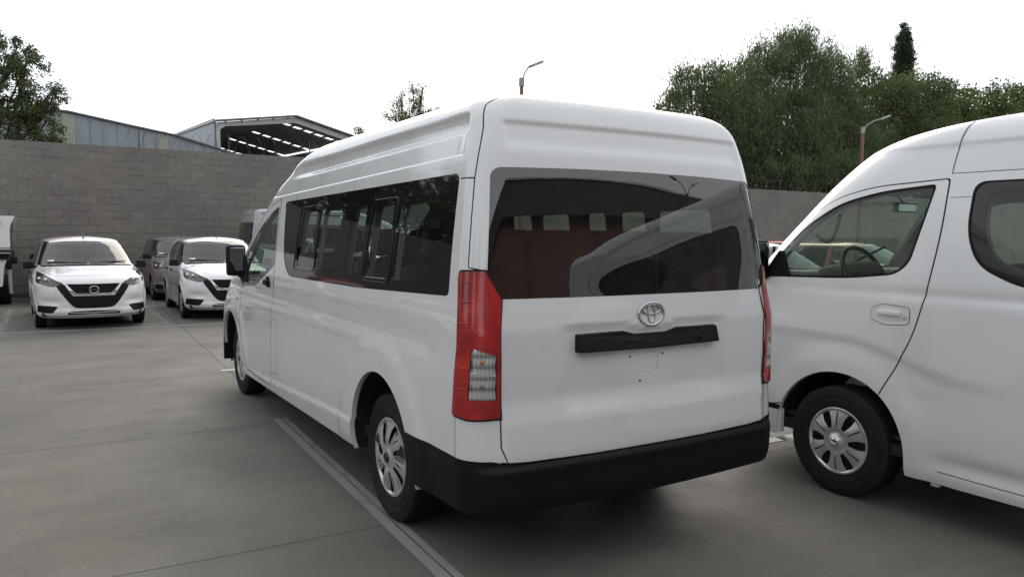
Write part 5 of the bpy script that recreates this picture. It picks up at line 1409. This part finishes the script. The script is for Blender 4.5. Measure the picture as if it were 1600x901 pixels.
def leaves_mesh(name, C, D, Ln, Wd, mat, parent):
    """C centres, D axis directions, length, width -> kinked quads (two tris pairs)"""
    n = len(C); D = D/np.linalg.norm(D, axis=1, keepdims=True)
    rnd = nrg.normal(size=(n, 3)); S = np.cross(D, rnd); S /= np.maximum(np.linalg.norm(S, axis=1, keepdims=True), 1e-6)
    Nn = np.cross(D, S)
    h = Ln[:, None]/2; w = Wd[:, None]/2
    V = np.empty((n, 4, 3)); V[:, 0] = C - D*h; V[:, 1] = C + S*w + Nn*w*.5; V[:, 2] = C + D*h; V[:, 3] = C - S*w + Nn*w*.5
    me = bpy.data.meshes.new(name); me.vertices.add(n*4); me.vertices.foreach_set('co', V.reshape(-1).astype(np.float32))
    me.loops.add(n*4); me.loops.foreach_set('vertex_index', np.arange(n*4, dtype=np.int32))
    me.polygons.add(n); me.polygons.foreach_set('loop_start', np.arange(0, n*4, 4, dtype=np.int32))
    me.materials.append(mat); me.update(calc_edges=True); me.validate()
    return stuff(link(bpy.data.objects.new(name, me), parent))
def make_tree(name, label, base, lobes, mat, kind='pepper', dens_=900, leaf=(.20, .045), group=None, clump=.23, trunk_r=.22):
    bx, by = base; t = root(name, label, 'tree', (bx, by, 0), 0, group)
    bm = bmesh.new(); zmin = min(l[2] for l in lobes)
    fork = Vector((0, 0, max(1.2, zmin*.5)))
    tube(bm, [(0, 0, 0), (rng.uniform(-.1, .1), 0, fork.z*.5), fork], [trunk_r*1.3, trunk_r, trunk_r*.85], 10)
    for (x, y, z, r) in lobes:
        e = Vector((x-bx, y-by, z)); m1 = fork.lerp(e, .45) + Vector((rng.uniform(-.3, .3), rng.uniform(-.3, .3), rng.uniform(0, .4)))
        k = .25 + .35*min(1, r/1.5)
        tube(bm, [fork, m1, e], [trunk_r*.6*k*1.6, trunk_r*.38*k*1.4, .02], 6)
        for _ in range(3 if r > .4 else 2):
            d = Vector((rng.gauss(0, 1), rng.gauss(0, 1), rng.gauss(.3, .8))).normalized()*r*rng.uniform(.6, .95)
            tube(bm, [m1.lerp(e, .6), e + d*.5, e + d], [.035*max(.4, r), .02*max(.4, r), .006], 5)
    bm_obj('trunk', bm, M['bark'], t, True, sharp=1.2)
    CC = []; DD = []
    for (x, y, z, r) in lobes:
        nc = max(4, int(15*(r/.8)**1.6)); cd = nrg.normal(size=(nc, 3)); cd /= np.linalg.norm(cd, axis=1, keepdims=True)
        rad = r*nrg.uniform(.25, 1.0, nc)**.5*nrg.uniform(.85, 1.14, nc)
        cc = np.array([x-bx, y-by, z]) + cd*rad[:, None]*np.array([1, 1, .92])
        nl = int(dens_*r*r); ids = nrg.integers(0, nc, nl); s_ = clump*(.35 + .65*min(r, 1.4))
        # a part of the leaves fills the body of the lobe
        off = nrg.normal(size=(nl, 3))*s_*np.array([1, 1, .8])
        if kind == 'pepper': off[:, 2] = off[:, 2]*1.3 - np.abs(nrg.normal(size=nl))*s_*.7
        pts = cc[ids] + off
        nf = int(nl*{'sparse': 0, 'broad': .32, 'open': .10}.get(kind, .45)); q = nrg.normal(size=(nf, 3)); q /= np.linalg.norm(q, axis=1, keepdims=True)
        fill = np.array([x-bx, y-by, z]) + q*(r*.8*nrg.uniform(0, 1, nf)**.4)[:, None]
        pts = np.concatenate([pts, fill]); CC.append(pts)
        d = nrg.normal(size=(len(pts), 3)); 
        if kind == 'pepper': d = d*.45 + np.array([0, 0, -1.0])
        elif kind == 'cypress': d = d*.4 + np.array([0, 0, 1.0])
        else: d = d + np.array([0, 0, -.5])
        DD.append(d)
    C = np.concatenate(CC); D = np.concatenate(DD); n = len(C)
    leaves_mesh('foliage', C, D, leaf[0]*nrg.uniform(.6, 1.3, n), leaf[1]*nrg.uniform(.7, 1.3, n), mat, t)
    return t
TA = [(21.57, 23.5, 7.24, .64), (22.41, 23.5, 7.75, .82), (23.02, 23.6, 8.68, .95), (24.41, 23.5, 9.07, 1.03), (25.63, 23.5, 8.36, 1.29), (24.29, 23.4, 7.63, 1.27), (26.78, 23.5, 7.39, 1.57), (25.27, 23.5, 6.36, 1.54), (23.2, 24.2, 6.3, 1.1), (26.5, 24.0, 5.2, 1.4), (25.2, 24.0, 4.9, 1.2), (23.6, 24.2, 4.9, 1.1), (27.6, 24.2, 6.2, 1.3), (22.2, 24.2, 5.6, 1.0)]
TB = [(27.57, 24.5, 9.72, 1.16), (29.18, 24.5, 10.55, 1.25), (31.36, 24.5, 11.68, 1.22), (32.46, 24.5, 12.3, .75), (31.68, 24.5, 10.29, 2.04), (28.56, 24.5, 8.32, 1.8), (31.05, 24.0, 7.71, 2.2), (29.88, 23.6, 5.96, 1.74), (28.9, 22.2, 4.9, 1.0), (28.3, 21.9, 4.35, .55), (34.3, 24.5, 10.93, 1.4), (34.15, 24.5, 8.84, 2.11), (32.78, 24.0, 6.32, 1.91), (37.17, 24.5, 11.53, .73), (30.2, 21.9, 4.7, .9), (32.5, 22.0, 4.9, .95), (27.6, 22.6, 4.7, .95), (29.5, 22.8, 5.1, 1.1), (31.2, 22.4, 5.3, 1.2), (34.0, 22.6, 5.3, 1.3), (35.4, 23.2, 6.6, 1.5), (27.9, 23.6, 6.4, 1.3), (34.2, 23.6, 4.3, 1.1), (27.4, 26, 4.7, 1.5), (30.2, 26.5, 4.8, 1.7), (33.2, 27, 5, 1.7), (36, 26.6, 4.6, 1.6)]
TC = [(38.35, 25.5, 10.3, 1.58), (41.18, 25.5, 10.21, 1.63), (43.82, 25.5, 10.56, 1.76), (46.41, 25.5, 10.74, 1.32), (42.29, 25.5, 8.38, 2.37), (38.53, 25.5, 7.52, 2.27), (45.36, 25.5, 8.62, 2.04), (36.84, 25.5, 5.67, 1.7), (39.3, 25.5, 5.11, 1.8), (36.0, 25.2, 8.0, 1.9), (42, 25, 6, 2.2), (46, 25.5, 6.2, 2.2), (44, 24.5, 4.6, 1.7), (48.5, 25.6, 5.2, 2.0), (40.5, 24.6, 4.4, 1.4)]
TD = [(52.02, 27.0, 10.87, 1.52), (55.76, 27.0, 11.35, 1.48), (59.77, 27.0, 11.92, 1.53), (52.16, 27.0, 9.33, 1.79), (57.24, 27.0, 9.73, 2.35), (64.62, 27.0, 12.29, 2.5), (48.9, 27, 9.6, 1.9), (49.5, 27, 7.2, 2.2), (62, 27, 9.5, 2.4), (52, 26.5, 5.5, 2.2), (54.5, 27, 7.0, 2.3), (58, 27, 6.0, 2.6), (63, 27, 6.5, 2.8)]
TL = [(-3.33, 23.0, 6.36, .65), (-2.93, 23.0, 6.18, .56), (-3.46, 23.0, 5.37, 1.0), (-2.64, 23.0, 5.46, .48), (-2.20, 23.0, 5.80, .28), (-2.69, 23.0, 4.73, .59), (-3.32, 23.0, 4.41, .76), (-2.10, 23.0, 5.44, .19), (-4.3, 23.1, 5.81, 1.3), (-4.49, 23.1, 4.41, 1.4), (-2.36, 23.0, 5.15, .25), (-2.82, 23.0, 6.70, .25), (-3.12, 23.0, 6.79, .24), (-2.9, 22.9, 5.2, .5), (-2.25, 22.9, 4.3, .35), (-5.9, 23.3, 6.3, 1.6), (-6.3, 23.3, 4.8, 1.5)]
TM = [(9.21, 24.0, 6.25, .60), (8.64, 24.0, 5.98, .40), (9.85, 24.0, 6.15, .45), (9.34, 24.0, 7.04, .22), (8.85, 24.0, 6.71, .20), (9.66, 24.0, 6.83, .20), (10.55, 24.0, 6.2, .22), (8.44, 24.0, 5.54, .29), (9.3, 24.0, 5.4, .6), (9.75, 24, 7.15, .12)]
TM2 = [(7.34, 24.2, 5.46, .24), (7.81, 24.2, 5.17, .16), (7.5, 24.2, 4.9, .3), (7.2, 24.2, 5.2, .15)]
make_tree('pepper_tree', 'loose pepper tree at the left end of the tree group behind the right roof corner', (24.3, 23.7), TA, M['leaf_pepper'], dens_=1150, leaf=(.22, .05))
make_tree('pepper_tree', 'tallest pepper tree, its drooping foliage hanging over the block wall', (31.0, 24.6), TB, M['leaf_pepper'], dens_=1150, leaf=(.24, .05), trunk_r=.34)
make_tree('bushy_tree', 'dense rounded green tree below the cypress', (41.5, 25.8), TC, M['leaf_broad'], 'broad', dens_=800, leaf=(.22, .10), trunk_r=.34)
make_tree('bushy_tree', 'low green tree line above the roof of the right van', (57, 27.2), TD, M['leaf_olive'], 'broad', dens_=520, leaf=(.28, .13), trunk_r=.3)
CY = [(54.7 + .12*math.sin(k*2.1), 33 + .1*math.cos(k*1.7), 18.1 - k*.42, min(.80, .32 + .13*k)*(1 + .12*math.sin(k*2.7))) for k in range(20)]
make_tree('cypress_tree', 'narrow dark cypress rising above the tree line', (54.7, 33), CY, M['leaf_cypress'], 'cypress', dens_=1300, leaf=(.22, .06), clump=.16, trunk_r=.25)
make_tree('broadleaf_tree', 'leafy tree behind the wall at the left edge of the picture', (-4.4, 23.2), TL, M['leaf_broad'], 'open', dens_=2500, leaf=(.12, .042), clump=.14)
make_tree('young_tree', 'sparse young tree showing above the roof line of the middle van', (9.2, 24.0), [(a, b, c, d*1.25) for a, b, c, d in TM], M['leaf_olive'], 'sparse', dens_=2600, leaf=(.10, .034), clump=.17, trunk_r=.10)
make_tree('young_tree', 'thin twiggy sapling at the right end of the open hall roof', (7.5, 24.2), TM2, M['leaf_olive'], 'sparse', dens_=3200, leaf=(.09, .03), clump=.16, trunk_r=.05)
# trees beyond the left wall, mirrored in the side glass
for i, (x, y, s_, lab) in enumerate(((-21, 8, 1.0, 'tree beyond the left wall, nearest the camera row'), (-20.5, 16, 1.15, 'tree beyond the left wall near the far corner'), (-12.5, 24, 1.0, 'tree behind the far wall left of the picture'), (-8.6, 25.2, 1.15, 'tree behind the far wall, right of the tree at the left'), (-16.5, 25, 1.3, 'tree behind the far wall at its left end'), (-21, -3, 1.1, 'tree beyond the left wall behind the camera'), (-20.6, -11, 1.2, 'tree beyond the left wall next to the red workshop'))):
    lb = [(x + s_*a, y + s_*b, s_*c, s_*d) for a, b, c, d in ((0, 0, 6.2, 1.9), (-1.5, .5, 5.2, 1.5), (1.5, -.6, 5.4, 1.5), (.4, 1.4, 4.6, 1.5), (-.3, -1.6, 4.8, 1.4), (0.2, 0, 7.6, 1.1))]
    make_tree('boundary_tree', lab, (x, y), lb, M['leaf_broad'], 'broad', dens_=330, leaf=(.30, .13), clump=.25)
print('done', round(time.time()-T0, 1))
